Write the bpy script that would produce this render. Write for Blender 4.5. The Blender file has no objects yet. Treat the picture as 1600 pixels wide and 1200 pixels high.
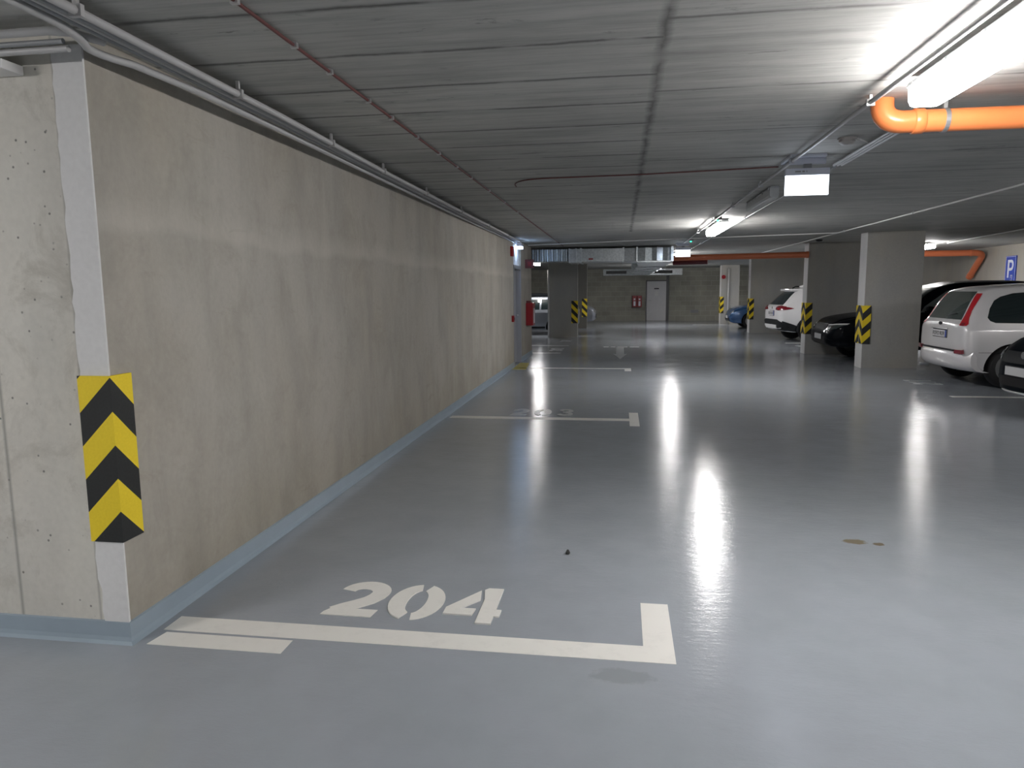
import bpy, bmesh, math, random
from math import sin, cos, pi, radians
from mathutils import Vector, Matrix
from mathutils.bvhtree import BVHTree
random.seed(7)
SC = bpy.context.scene
COL = SC.collection

# ------------------------------------------------------------------ camera
cam_d = bpy.data.cameras.new('camera')
cam = bpy.data.objects.new('camera', cam_d)
COL.objects.link(cam)
SC.camera = cam
F_PX, VPX, VPY, ROLL = 1109.0, 970.0, 453.0, -0.0094
cam_d.sensor_fit = 'HORIZONTAL'
cam_d.sensor_width = 36.0
cam_d.lens = 36.0 * F_PX / 1600.0
cam_d.clip_start = 0.05
cam_d.clip_end = 200
_y = Vector((VPX - 800, VPY - 600, F_PX))
_d = _y.cross(Vector((VPX + 200, VPY - 600 + 1000 * ROLL, F_PX))).normalized()
if _d.y < 0: _d = -_d
_y.normalize()
_x = _d.cross(_y)
if _x.x < 0: _x = -_x
# world axes in image axes (right, down, forward) -> camera rotation
_R = Matrix((_x, _y, -_d))              # rows: world X, Y, Z
_F = Matrix(((1, 0, 0), (0, -1, 0), (0, 0, -1)))
cam.matrix_world = Matrix.Translation((0, 0, 1.58)) @ (_R @ _F).to_4x4()

# ------------------------------------------------------------------ world, exposure
w = bpy.data.worlds.new('world')
SC.world = w
w.use_nodes = True
w.node_tree.nodes['Background'].inputs[0].default_value = (0.6, 0.75, 0.9, 1)
w.node_tree.nodes['Background'].inputs[1].default_value = 0.0
vs = SC.view_settings
vs.view_transform = 'Standard'
vs.look = 'None'
vs.gamma = 1.0
vs.use_curve_mapping = False
vs.exposure = 1.75
LAMP = 24.0          # diffuser emission
SC.cycles.max_bounces = 10
SC.cycles.diffuse_bounces = 6
SC.cycles.glossy_bounces = 4
SC.cycles.sample_clamp_indirect = 8.0
SC.cycles.caustics_reflective = False

CEIL = 2.65

# ------------------------------------------------------------------ material helpers
def NT(name):
    m = bpy.data.materials.new(name); m.use_nodes = True
    nt = m.node_tree
    return m, nt, nt.nodes['Principled BSDF']

def nd(nt, t, **kw):
    n = nt.nodes.new(t)
    for k, v in kw.items():
        if k.startswith('i_'):
            n.inputs[k[2:].replace('_', ' ')].default_value = v
        else:
            setattr(n, k, v)
    return n

def math_n(nt, op, a, b=None, c=None, clamp=False):
    n = nt.nodes.new('ShaderNodeMath'); n.operation = op; n.use_clamp = clamp
    for i, v in enumerate((a, b, c)):
        if v is None: continue
        if isinstance(v, (int, float)): n.inputs[i].default_value = v
        else: nt.links.new(v, n.inputs[i])
    return n.outputs[0]

def coords(nt, scale=(1, 1, 1)):
    tc = nt.nodes.new('ShaderNodeTexCoord')
    mp = nt.nodes.new('ShaderNodeMapping')
    mp.inputs['Scale'].default_value = scale
    nt.links.new(tc.outputs['Object'], mp.inputs[0])
    return mp.outputs[0]

def noise(nt, scale, mscale=(1, 1, 1), detail=5, rough=0.55, dist=0.0):
    n = nt.nodes.new('ShaderNodeTexNoise')
    n.inputs['Scale'].default_value = scale
    n.inputs['Detail'].default_value = detail
    n.inputs['Roughness'].default_value = rough
    n.inputs['Distortion'].default_value = dist
    nt.links.new(coords(nt, mscale), n.inputs['Vector'])
    return n.outputs['Fac']

def ramp(nt, fac, stops):
    r = nt.nodes.new('ShaderNodeValToRGB')
    while len(r.color_ramp.elements) < len(stops): r.color_ramp.elements.new(0.5)
    for e, (p, c) in zip(r.color_ramp.elements, stops):
        e.position = p
        e.color = (c, c, c, 1) if isinstance(c, (int, float)) else (*c, 1)
    nt.links.new(fac, r.inputs[0])
    return r.outputs[0]

def mix(nt, fac, a, b, mode='MIX'):
    n = nt.nodes.new('ShaderNodeMix'); n.data_type = 'RGBA'; n.blend_type = mode
    for s, v in ((n.inputs[0], fac), (n.inputs[6], a), (n.inputs[7], b)):
        if isinstance(v, (int, float)): s.default_value = v
        elif isinstance(v, tuple): s.default_value = (*v, 1) if len(v) == 3 else v
        else: nt.links.new(v, s)
    return n.outputs[2]

def bump(nt, h, strength, dist, bs):
    b = nt.nodes.new('ShaderNodeBump')
    b.inputs['Strength'].default_value = strength
    b.inputs['Distance'].default_value = dist
    nt.links.new(h, b.inputs['Height'])
    nt.links.new(b.outputs[0], bs.inputs['Normal'])

def simple(name, col, rough=0.5, metal=0.0, coat=0.0, var=0.06, vs_=6.0, ior=None):
    m, nt, b = NT(name)
    f = noise(nt, vs_, detail=3)
    c = mix(nt, f, tuple(x * (1 - var) for x in col), tuple(min(1, x * (1 + var)) for x in col))
    nt.links.new(c, b.inputs['Base Color'])
    b.inputs['Roughness'].default_value = rough
    b.inputs['Metallic'].default_value = metal
    b.inputs['Coat Weight'].default_value = coat
    b.inputs['Coat Roughness'].default_value = 0.04
    if ior:
        b.inputs['IOR'].default_value = ior
        b.inputs['Specular IOR Level'].default_value = 0.3
    return m

def emit(name, col, s, base=(0.8, 0.8, 0.8)):
    m, nt, b = NT(name)
    b.inputs['Base Color'].default_value = (*base, 1)
    b.inputs['Emission Color'].default_value = (*col, 1)
    b.inputs['Emission Strength'].default_value = s
    b.inputs['Roughness'].default_value = 0.4
    return m

def sep(nt):
    tc = nt.nodes.new('ShaderNodeTexCoord')
    s = nt.nodes.new('ShaderNodeSeparateXYZ')
    nt.links.new(tc.outputs['Object'], s.inputs[0])
    return s.outputs

def line_mask(nt, coord, period, phase, width):
    """1 on thin lines every period along coord"""
    t = math_n(nt, 'DIVIDE', math_n(nt, 'SUBTRACT', coord, phase), period)
    fr = math_n(nt, 'ABSOLUTE', math_n(nt, 'SUBTRACT', math_n(nt, 'FRACT', math_n(nt, 'ADD', t, 0.5)), 0.5))
    return math_n(nt, 'SUBTRACT', 1.0, math_n(nt, 'DIVIDE', fr, width / period, clamp=True), clamp=True)

# ---- concrete of the walls
def concrete(name, base, warm=None, streak='z', pits=0.0, mottle=0.0, lines=None, dark=0.75, rough=0.85, band=None):
    m, nt, b = NT(name)
    big = noise(nt, 0.9, detail=4)
    ms = {'z': (1, 1, 0.30), 'x': (0.08, 1, 1), 'y': (1, .1, 1)}[streak]
    st = noise(nt, 2.6, ms, detail=8, rough=0.6, dist=0.4)
    fine = noise(nt, 34, detail=4)
    warm = warm or tuple(x * y for x, y in zip(base, (1.0, 0.95, 0.86)))
    c = mix(nt, ramp(nt, big, [(0.35, 0.0), (0.68, 1.0)]), base, warm)
    d = mix(nt, ramp(nt, st, [(0.28, 1.0), (0.60, 0.0)]), c, tuple(x * dark for x in base), 'MIX')
    c = mix(nt, 0.8, c, d)
    c = mix(nt, ramp(nt, fine, [(0.3, 0.0), (0.7, 1.0)]), mix(nt, 1.0, c, (0.93, 0.93, 0.93), 'MULTIPLY'), c)
    if mottle:
        mo = ramp(nt, noise(nt, 3.0, (1, 1, .8), detail=8, rough=0.72, dist=0.5), [(0.50, 0.0), (0.66, mottle)])
        c = mix(nt, mo, c, tuple(x * y for x, y in zip(base, (0.62, 0.60, 0.57))))
    if pits:
        v = nt.nodes.new('ShaderNodeTexVoronoi'); v.inputs['Scale'].default_value = pits
        nt.links.new(coords(nt, (1, 1, 1.0)), v.inputs['Vector'])
        p = ramp(nt, v.outputs['Distance'], [(0.07, 1.0), (0.14, 0.0)])
        sel = ramp(nt, noise(nt, 5.0, detail=2), [(0.44, 0.0), (0.50, 1.0)])
        c = mix(nt, math_n(nt, 'MULTIPLY', p, sel), c, tuple(x * 0.3 for x in base))
    if lines:
        S = sep(nt)
        for ax, period, phase, width, amt in lines:
            lm = line_mask(nt, S[ax], period, phase, width)
            lm = math_n(nt, 'MULTIPLY', lm, amt)
            c = mix(nt, lm, c, tuple(x * 0.35 for x in base))
    if band:
        S = sep(nt)
        z0, z1, k = band
        t = math_n(nt, 'ADD', S[2], math_n(nt, 'MULTIPLY', noise(nt, 2.0, detail=4), 0.16))
        on = math_n(nt, 'MULTIPLY', ramp2(nt, t, z0 + .05, z0 + .10), math_n(nt, 'SUBTRACT', 1.0, ramp2(nt, t, z1 + .08, z1 + .2)))
        c = mix(nt, math_n(nt, 'MULTIPLY', on, k), c, tuple(min(1, x * 1.35) for x in base))
    if band:
        S = sep(nt)
        lo = math_n(nt, 'SUBTRACT', 1.0, ramp2(nt, math_n(nt, 'ADD', S[2], math_n(nt, 'MULTIPLY', noise(nt, 1.7, detail=5), 0.9)), 0.45, 1.05))
        c = mix(nt, math_n(nt, 'MULTIPLY', lo, 0.45), c, mix(nt, 1.0, c, (0.78, 0.72, 0.60), 'MULTIPLY'))
        sm_ = ramp(nt, noise(nt, 4.5, (1, .6, 1.6), detail=6, rough=0.7, dist=0.8), [(0.60, 0.0), (0.72, 0.5)])
        c = mix(nt, sm_, c, mix(nt, 1.0, c, (0.78, 0.76, 0.72), 'MULTIPLY'))
    nt.links.new(c, b.inputs['Base Color'])
    b.inputs['Roughness'].default_value = rough
    bump(nt, mix(nt, 0.5, fine, st), 0.25, 0.01, b)
    return m

def ramp2(nt, v, a, b_):
    n = nt.nodes.new('ShaderNodeMapRange')
    n.inputs[1].default_value = a; n.inputs[2].default_value = b_
    nt.links.new(v, n.inputs[0])
    return n.outputs[0]

M = {}
M['wall'] = concrete('wall_concrete', (0.43, 0.41, 0.365), warm=(0.40, 0.37, 0.315), dark=0.72, mottle=0.35, band=(1.87, 1.92, 0.28))
M['pillar'] = concrete('pillar_concrete', (0.64, 0.63, 0.58), warm=(0.63, 0.60, 0.53), dark=0.80, pits=19.0, mottle=0.8,
                       lines=[(0, 3.2, -2.745, 0.013, 0.75), (0, 4.0, -2.341, 0.010, 0.55)])
M['column'] = concrete('column_concrete', (0.40, 0.40, 0.385), dark=0.86)
M['column_dark'] = concrete('shaded_column_concrete', (0.13, 0.13, 0.12), dark=0.86)  # same concrete, with the shade on the rear left column put into its colour
M['wall_side'] = concrete('side_wall_concrete', (0.40, 0.385, 0.35), dark=0.85)
M['plaster'] = concrete('plaster_repair', (0.76, 0.76, 0.76), warm=(0.70, 0.70, 0.69), dark=0.9)

# back wall of large blocks
def blocks():
    m, nt, b = NT('block_wall')
    tc = nt.nodes.new('ShaderNodeTexCoord'); s = nt.nodes.new('ShaderNodeSeparateXYZ'); cb = nt.nodes.new('ShaderNodeCombineXYZ')
    nt.links.new(tc.outputs['Object'], s.inputs[0])
    nt.links.new(s.outputs[0], cb.inputs[0]); nt.links.new(s.outputs[2], cb.inputs[1])
    br = nt.nodes.new('ShaderNodeTexBrick')
    br.inputs['Color1'].default_value = (0.40, 0.39, 0.335, 1)
    br.inputs['Color2'].default_value = (0.35, 0.34, 0.29, 1)
    br.inputs['Mortar'].default_value = (0.47, 0.46, 0.41, 1)
    br.inputs['Scale'].default_value = 1.0
    br.inputs['Brick Width'].default_value = 0.5
    br.inputs['Row Height'].default_value = 0.25
    br.inputs['Mortar Size'].default_value = 0.012
    br.inputs['Mortar Smooth'].default_value = 0.4
    nt.links.new(cb.outputs[0], br.inputs['Vector'])
    v = noise(nt, 1.3, detail=5)
    c = mix(nt, ramp(nt, v, [(0.3, 0.0), (0.7, 1.0)]), br.outputs['Color'], mix(nt, 1.0, br.outputs['Color'], (0.72, 0.74, 0.74), 'MULTIPLY'))
    nt.links.new(c, b.inputs['Base Color'])
    b.inputs['Roughness'].default_value = 0.9
    return m
M['blocks'] = blocks()

# ceiling: board-marked slab
def ceiling_mat():
    m, nt, b = NT('ceiling_concrete')
    S = sep(nt)
    base = (0.45, 0.45, 0.425)
    st = noise(nt, 9.0, (0.10, 1, 1), detail=7, rough=0.7)
    st2 = noise(nt, 38.0, (0.05, 1, 1), detail=3, rough=0.6)
    big = noise(nt, 0.8, detail=5, rough=0.6)
    c = mix(nt, ramp(nt, big, [(0.32, 0.0), (0.7, 1.0)]), tuple(x * 0.86 for x in base), tuple(x * 1.1 for x in base))
    c = mix(nt, ramp(nt, st, [(0.33, 1.0), (0.56, 0.0)]), c, mix(nt, 1.0, c, (0.72, 0.72, 0.72), 'MULTIPLY'))
    c = mix(nt, ramp(nt, st2, [(0.36, 0.35), (0.52, 0.0)]), c, mix(nt, 1.0, c, (0.68, 0.68, 0.68), 'MULTIPLY'))
    # dark blotches
    bl = noise(nt, 3.4, (0.35, 1, 1), detail=5, rough=0.7, dist=0.6)
    c = mix(nt, ramp(nt, bl, [(0.62, 0.0), (0.71, 0.8)]), c, tuple(x * 0.35 for x in base))
    # panel joints: transverse every 0.53 m, offset on either side of the long seam
    wob = math_n(nt, 'MULTIPLY', math_n(nt, 'SUBTRACT', noise(nt, 2.6, detail=7, rough=0.7), 0.5), 0.05)
    y = math_n(nt, 'ADD', S[1], wob)
    left = line_mask(nt, y, 0.532, 3.26, 0.024)
    right = line_mask(nt, y, 1.064, 3.05, 0.020)
    side = math_n(nt, 'GREATER_THAN', S[0], 0.17)
    jm = math_n(nt, 'ADD', math_n(nt, 'MULTIPLY', left, math_n(nt, 'SUBTRACT', 1.0, side)), math_n(nt, 'MULTIPLY', right, math_n(nt, 'MULTIPLY', side, 0.8)))
    brk = ramp(nt, noise(nt, 2.2, detail=3), [(0.36, 0.25), (0.5, 1.0)])
    jm = math_n(nt, 'MULTIPLY', math_n(nt, 'MULTIPLY', jm, brk), 1.0)
    c = mix(nt, jm, c, tuple(x * 0.22 for x in base))
    ds = ramp(nt, noise(nt, 8.5, (0.28, 1, 1), detail=6, rough=0.75, dist=0.4), [(0.62, 0.0), (0.69, 0.75)])
    c = mix(nt, ds, c, tuple(x * 0.34 for x in base))
    # long seam
    sw = math_n(nt, 'MULTIPLY', math_n(nt, 'SUBTRACT', noise(nt, 5.0, detail=6, rough=0.7), 0.5), 0.07)
    sx = math_n(nt, 'ABSOLUTE', math_n(nt, 'SUBTRACT', math_n(nt, 'ADD', S[0], sw), 0.17))
    sm = math_n(nt, 'SUBTRACT', 1.0, math_n(nt, 'DIVIDE', sx, 0.04, clamp=True), clamp=True)
    sm = math_n(nt, 'MULTIPLY', sm, ramp(nt, noise(nt, 3.0, (0.3, 1, 1), detail=4), [(0.35, 0.35), (0.55, 1.0)]))
    sm = math_n(nt, 'MULTIPLY', sm, math_n(nt, 'LESS_THAN', S[1], 13.6))
    c = mix(nt, sm, c, tuple(x * 0.3 for x in base))
    nt.links.new(c, b.inputs['Base Color'])
    b.inputs['Roughness'].default_value = 0.78
    bump(nt, mix(nt, 0.5, st, st2), 0.35, 0.01, b)
    return m
M['ceiling'] = ceiling_mat()

# floor: glossy epoxy
def floor_mat():
    m, nt, b = NT('floor_epoxy')
    base = (0.308, 0.333, 0.366)
    big = noise(nt, 0.45, detail=6, rough=0.6)
    mid = noise(nt, 4.0, detail=5)
    c = mix(nt, ramp(nt, big, [(0.3, 0.0), (0.7, 1.0)]), tuple(x * 0.93 for x in base), tuple(x * 1.07 for x in base))
    c = mix(nt, ramp(nt, mid, [(0.35, 0.10), (0.6, 0.0)]), c, (0.16, 0.17, 0.18))
    # brown oil stain and faint scuffs
    S = sep(nt)
    def blob(cx, cy, rx, ry, col, amt, col_in):
        dx = math_n(nt, 'DIVIDE', math_n(nt, 'SUBTRACT', S[0], cx), rx)
        dy = math_n(nt, 'DIVIDE', math_n(nt, 'SUBTRACT', S[1], cy), ry)
        d = math_n(nt, 'SQRT', math_n(nt, 'ADD', math_n(nt, 'MULTIPLY', dx, dx), math_n(nt, 'MULTIPLY', dy, dy)))
        d = math_n(nt, 'ADD', d, math_n(nt, 'MULTIPLY', math_n(nt, 'SUBTRACT', noise(nt, 22, detail=3), 0.5), 1.1))
        k = math_n(nt, 'MULTIPLY', math_n(nt, 'SUBTRACT', 1.0, ramp2(nt, d, 0.75, 1.05)), amt)
        return mix(nt, k, col_in, col)
    c = blob(1.47, 4.56, 0.075, 0.05, (0.17, 0.12, 0.04), 0.75, c)
    c = blob(1.60, 4.53, 0.035, 0.03, (0.14, 0.10, 0.04), 0.8, c)
    c = blob(0.02, 2.78, 0.14, 0.06, (0.19, 0.20, 0.20), 0.35, c)
    nt.links.new(c, b.inputs['Base Color'])
    r = ramp(nt, noise(nt, 1.1, detail=6, rough=0.65), [(0.3, 0.10), (0.7, 0.17)])
    nt.links.new(r, b.inputs['Roughness'])
    b.inputs['IOR'].default_value = 1.5
    h = mix(nt, 0.3, noise(nt, 17, (0.45, 1, 1), detail=5, rough=0.75), noise(nt, 1.6, detail=2))
    bump(nt, h, 0.38, 0.009, b)
    return m
M['floor'] = floor_mat()

def road_paint(name, col, wear=0.25):
    m, nt, b = NT(name)
    n = noise(nt, 9, detail=6, rough=0.7)
    c = mix(nt, ramp(nt, n, [(0.52, 0.0), (0.75, wear)]), col, tuple(x * 0.55 for x in col))
    nt.links.new(c, b.inputs['Base Color'])
    b.inputs['Roughness'].default_value = 0.3
    return m
M['paint'] = road_paint('white_floor_paint', (0.74, 0.73, 0.69))
M['paint_grey'] = road_paint('worn_floor_paint', (0.40, 0.42, 0.42))
M['paint_yellow'] = road_paint('yellow_floor_paint', (0.50, 0.42, 0.08), 0.5)
M['skirt'] = simple('blue_grey_skirting_paint', (0.30, 0.37, 0.43), 0.35, var=0.08)

def galv():
    m, nt, b = NT('galvanised_steel')
    v = nt.nodes.new('ShaderNodeTexVoronoi'); v.inputs['Scale'].default_value = 22
    nt.links.new(coords(nt), v.inputs['Vector'])
    c = mix(nt, v.outputs['Distance'], (0.42, 0.46, 0.48), (0.62, 0.66, 0.68))
    nt.links.new(c, b.inputs['Base Color'])
    b.inputs['Metallic'].default_value = 0.9
    b.inputs['Roughness'].default_value = 0.3
    return m
M['galv'] = galv()
M['conduit'] = simple('white_plastic_conduit', (0.42, 0.42, 0.42), 0.4)
M['conduit_dark'] = simple('grey_plastic_conduit', (0.25, 0.26, 0.27), 0.45)
M['conduit_white'] = simple('white_conduit', (0.62, 0.62, 0.62), 0.4)
M['red_cable'] = simple('red_cable_sheath', (0.11, 0.035, 0.032), 0.6)
M['steel'] = simple('zinc_steel', (0.55, 0.56, 0.57), 0.35, 0.8)
M['housing'] = simple('lamp_housing_grey', (0.42, 0.43, 0.45), 0.5)
M['diffuser'] = emit('lit_lamp_diffuser', (1.0, 0.97, 0.96), LAMP)
M['diffuser_off'] = simple('unlit_lamp_diffuser', (0.62, 0.63, 0.63), 0.25)
M['sign_lit'] = emit('lit_sign_face', (0.80, 0.87, 1.0), 1.6)
M['sign_case'] = simple('sign_casing_white', (0.60, 0.63, 0.72), 0.45)
M['emer'] = emit('cold_emergency_lamp', (0.45, 0.65, 1.0), 12.0)
M['green_led'] = emit('green_led', (0.0, 0.9, 0.35), 2.5)
M['orange'] = simple('orange_sewer_pipe', (0.80, 0.24, 0.075), 0.32, var=0.04)
M['orange_dull'] = simple('terracotta_drain_pipe', (0.62, 0.17, 0.07), 0.4)
M['maroon'] = simple('maroon_pipe_shadow', (0.09, 0.012, 0.018), 0.45)
M['red'] = simple('red_enamel', (0.26, 0.012, 0.018), 0.35)
M['red_dark'] = simple('dull_red_plastic', (0.14, 0.03, 0.035), 0.5)
M['white'] = simple('white_enamel', (0.72, 0.72, 0.72), 0.4)
M['offwhite'] = simple('smoke_detector_white', (0.42, 0.40, 0.38), 0.5)
M['door'] = simple('grey_door_paint', (0.66, 0.66, 0.68), 0.5)
M['frame'] = simple('dark_door_frame', (0.12, 0.12, 0.125), 0.5)
M['frame_grey'] = simple('grey_metal_door', (0.30, 0.31, 0.34), 0.4)
M['black'] = simple('black_plastic', (0.018, 0.018, 0.02), 0.45)
M['dark'] = simple('dark_cavity', (0.008, 0.008, 0.009), 0.9)
M['sign_blue'] = simple('sign_blue', (0.02, 0.06, 0.42), 0.4)
M['sign_white'] = simple('sign_white', (0.75, 0.78, 0.85), 0.4)
M['tyre'] = simple('tyre_rubber', (0.016, 0.016, 0.017), 0.8)
M['alloy'] = simple('alloy_wheel', (0.45, 0.46, 0.47), 0.3, 0.85)
M['alloy_dark'] = simple('dark_alloy_wheel', (0.05, 0.05, 0.052), 0.4, 0.5)
M['chrome'] = simple('chrome', (0.8, 0.8, 0.82), 0.12, 1.0)
M['glass'] = simple('tinted_car_glass', (0.012, 0.02, 0.022), 0.04, coat=0.6)
M['glass_pale'] = simple('see_through_looking_car_glass', (0.16, 0.18, 0.18), 0.08, coat=0.4)
M['glass_grey'] = simple('grey_car_glass', (0.05, 0.065, 0.062), 0.06, coat=0.5)
M['tail'] = simple('red_tail_lamp', (0.42, 0.012, 0.02), 0.12, coat=1.0)
M['tail_dark'] = simple('dark_red_tail_lamp', (0.20, 0.01, 0.02), 0.12, coat=1.0)
M['lens'] = simple('clear_lamp_lens', (0.60, 0.62, 0.65), 0.08, 0.6, coat=1.0)
M['plate'] = simple('licence_plate_white', (0.62, 0.62, 0.62), 0.4)
M['plate_ink'] = simple('licence_plate_ink', (0.03, 0.03, 0.03), 0.5)
M['plate_blue'] = simple('licence_plate_blue', (0.02, 0.06, 0.35), 0.5)
M['silver'] = simple('silver_car_paint', (0.67, 0.66, 0.67), 0.34, 0.2, coat=0.8, var=0.01)
M['silver2'] = simple('cool_silver_car_paint', (0.26, 0.28, 0.32), 0.3, 0.5, coat=0.8, var=0.01)
M['whitecar'] = simple('white_car_paint', (0.76, 0.76, 0.77), 0.3, 0, coat=0.8, var=0.01)
M['blackcar'] = simple('black_car_paint', (0.004, 0.005, 0.007), 0.4, 0, coat=0.14, var=0.01, ior=1.15)
M['navycar'] = simple('blue_black_car_paint', (0.003, 0.005, 0.008), 0.4, 0, coat=0.10, var=0.01, ior=1.12)
M['bluecar'] = simple('blue_car_paint', (0.045, 0.14, 0.34), 0.25, 0.3, coat=1.0, var=0.01)
M['cladding'] = simple('dark_grey_cladding', (0.02, 0.022, 0.024), 0.6, ior=1.3)
M['pebble'] = simple('dark_debris', (0.03, 0.03, 0.028), 0.8)

def guard_mat(name, up):
    """yellow/black chevrons; local z from the top down, s = |x|+|y| from the corner"""
    m, nt, b = NT(name)
    S = sep(nt)
    s = math_n(nt, 'MAXIMUM', math_n(nt, 'ABSOLUTE', S[0]), math_n(nt, 'ABSOLUTE', S[1]))
    d = math_n(nt, 'SUBTRACT', 0.75, S[2])
    t = math_n(nt, 'DIVIDE', math_n(nt, 'SUBTRACT' if up else 'ADD', d, s), 0.30)
    if up: t = math_n(nt, 'ADD', t, -0.02)
    fr = math_n(nt, 'FRACT', t)
    k = math_n(nt, 'LESS_THAN' if up else 'GREATER_THAN', fr, 0.5)
    grain = noise(nt, 90, detail=3)
    ye = mix(nt, grain, (0.78, 0.58, 0.015), (0.92, 0.70, 0.03))
    bk = mix(nt, grain, (0.010, 0.012, 0.012), (0.026, 0.028, 0.028))
    nt.links.new(mix(nt, k, ye, bk), b.inputs['Base Color'])
    b.inputs['Roughness'].default_value = 0.7
    bump(nt, grain, 0.2, 0.003, b)
    return m
M['guard_up'] = guard_mat('chevron_foam_pointing_up', True)
M['guard_v'] = guard_mat('chevron_foam_pointing_down', False)

# ------------------------------------------------------------------ mesh helpers
def obj(name, bm, mat, parent=None, smooth=False, autosmooth=None):
    me = bpy.data.meshes.new(name)
    bm.normal_update()
    bm.to_mesh(me); bm.free()
    for m in (mat if isinstance(mat, (list, tuple)) else [mat]):
        me.materials.append(m)
    if smooth:
        for p in me.polygons: p.use_smooth = True
        if autosmooth:
            me.set_sharp_from_angle(angle=radians(autosmooth))
    o = bpy.data.objects.new(name, me)
    COL.objects.link(o)
    if parent: o.parent = parent
    return o

def tag(o, label=None, cat=None, group=None, kind=None):
    if label: o['label'] = label
    if cat: o['category'] = cat
    if group: o['group'] = group
    if kind: o['kind'] = kind
    return o

def thing(name, label, cat, loc=(0, 0, 0), rz=0.0, group=None):
    o = bpy.data.objects.new(name, None); COL.objects.link(o)
    o.empty_display_size = 0.2
    o.location = loc; o.rotation_euler = (0, 0, rz)
    return tag(o, label, cat, group)

def box(bm, x0, x1, y0, y1, z0, z1, mi=0, bev=0.0):
    vs_ = [bm.verts.new((x, y, z)) for z in (z0, z1) for y in (y0, y1) for x in (x0, x1)]
    fs = []
    for idx in ((0, 2, 3, 1), (4, 5, 7, 6), (0, 1, 5, 4), (2, 6, 7, 3), (0, 4, 6, 2), (1, 3, 7, 5)):
        f = bm.faces.new([vs_[i] for i in idx]); f.material_index = mi; fs.append(f)
    if bev:
        es = list({e for f in fs for e in f.edges})
        bmesh.ops.bevel(bm, geom=es, offset=bev, segments=2, affect='EDGES', profile=0.7)
    return fs

def bxm(*a, bev=0.0):
    bm = bmesh.new(); box(bm, *a, bev=bev); return bm

def tube(bm, pts, r, n=10, cap=True):
    pts = [Vector(p) for p in pts]
    rings = []
    prev = None
    for i, p in enumerate(pts):
        a = pts[max(i - 1, 0)]; b = pts[min(i + 1, len(pts) - 1)]
        d = (b - a).normalized()
        if prev is None:
            ref = Vector((0, 0, 1)) if abs(d.z) < 0.9 else Vector((1, 0, 0))
            u = d.cross(ref).normalized()
        else:
            u = (prev - d * prev.dot(d)).normalized()
        prev = u
        v = d.cross(u)
        rr = r[i] if isinstance(r, (list, tuple)) else r
        rings.append([bm.verts.new(p + (u * cos(2 * pi * k / n) + v * sin(2 * pi * k / n)) * rr) for k in range(n)])
    for A, B in zip(rings, rings[1:]):
        for k in range(n):
            bm.faces.new((A[k], A[(k + 1) % n], B[(k + 1) % n], B[k]))
    if cap:
        bm.faces.new(rings[0][::-1]); bm.faces.new(rings[-1])
    return bm

def arc_pts(p0, pc, p1, n=8):
    """quadratic bend p0 -> corner pc -> p1"""
    p0, pc, p1 = Vector(p0), Vector(pc), Vector(p1)
    return [p0 * (1 - t) ** 2 + pc * 2 * t * (1 - t) + p1 * t * t for t in (i / n for i in range(n + 1))]

def lathe(bm, prof, c=(0, 0, 0), axis='z', n=24):
    c = Vector(c)
    rings = []
    for r, h in prof:
        ring = []
        for k in range(n):
            a = 2 * pi * k / n
            v = {'z': (r * cos(a), r * sin(a), h), 'y': (r * cos(a), h, r * sin(a)), 'x': (h, r * cos(a), r * sin(a))}[axis]
            ring.append(bm.verts.new(c + Vector(v)))
        rings.append(ring)
    for A, B in zip(rings, rings[1:]):
        for k in range(n):
            bm.faces.new((A[k], A[(k + 1) % n], B[(k + 1) % n], B[k]))
    if prof[0][0] > 1e-6: bm.faces.new(rings[0][::-1])
    if prof[-1][0] > 1e-6: bm.faces.new(rings[-1])
    bmesh.ops.remove_doubles(bm, verts=bm.verts[:], dist=1e-6)
    bmesh.ops.recalc_face_normals(bm, faces=bm.faces[:])
    return bm

def prism(bm, poly, z0, z1, fn=None):
    """extrude a 2D polygon; fn maps (u, v, w) to a point"""
    fn = fn or (lambda u, v, w_: (u, v, w_))
    a = [bm.verts.new(fn(u, v, z0)) for u, v in poly]
    b = [bm.verts.new(fn(u, v, z1)) for u, v in poly]
    n = len(poly)
    bm.faces.new(a[::-1]); bm.faces.new(b)
    for i in range(n):
        bm.faces.new((a[i], a[(i + 1) % n], b[(i + 1) % n], b[i]))
    return bm

def struct(name, bm, m, parent=None, **kw):
    o = obj(name, bm, m, parent, **kw)
    if parent is None: o['kind'] = 'structure'
    return o

def copy_tree(o, parent=None):
    c = o.copy(); COL.objects.link(c)
    if parent: c.parent = parent
    for ch in list(o.children): copy_tree(ch, c)
    return c

# ------------------------------------------------------------------ structure
X0, X1, Y0, Y1 = -8.0, 10.0, -12.0, 37.2
floor = struct('floor', bxm(X0 - .2, X1 + .2, Y0 - .2, Y1 + .2, -0.25, 0.0), M['floor'])
struct('ceiling', bxm(X0 - .2, X1 + .2, Y0 - .2, Y1 + .2, CEIL, CEIL + .25), M['ceiling'])
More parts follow.
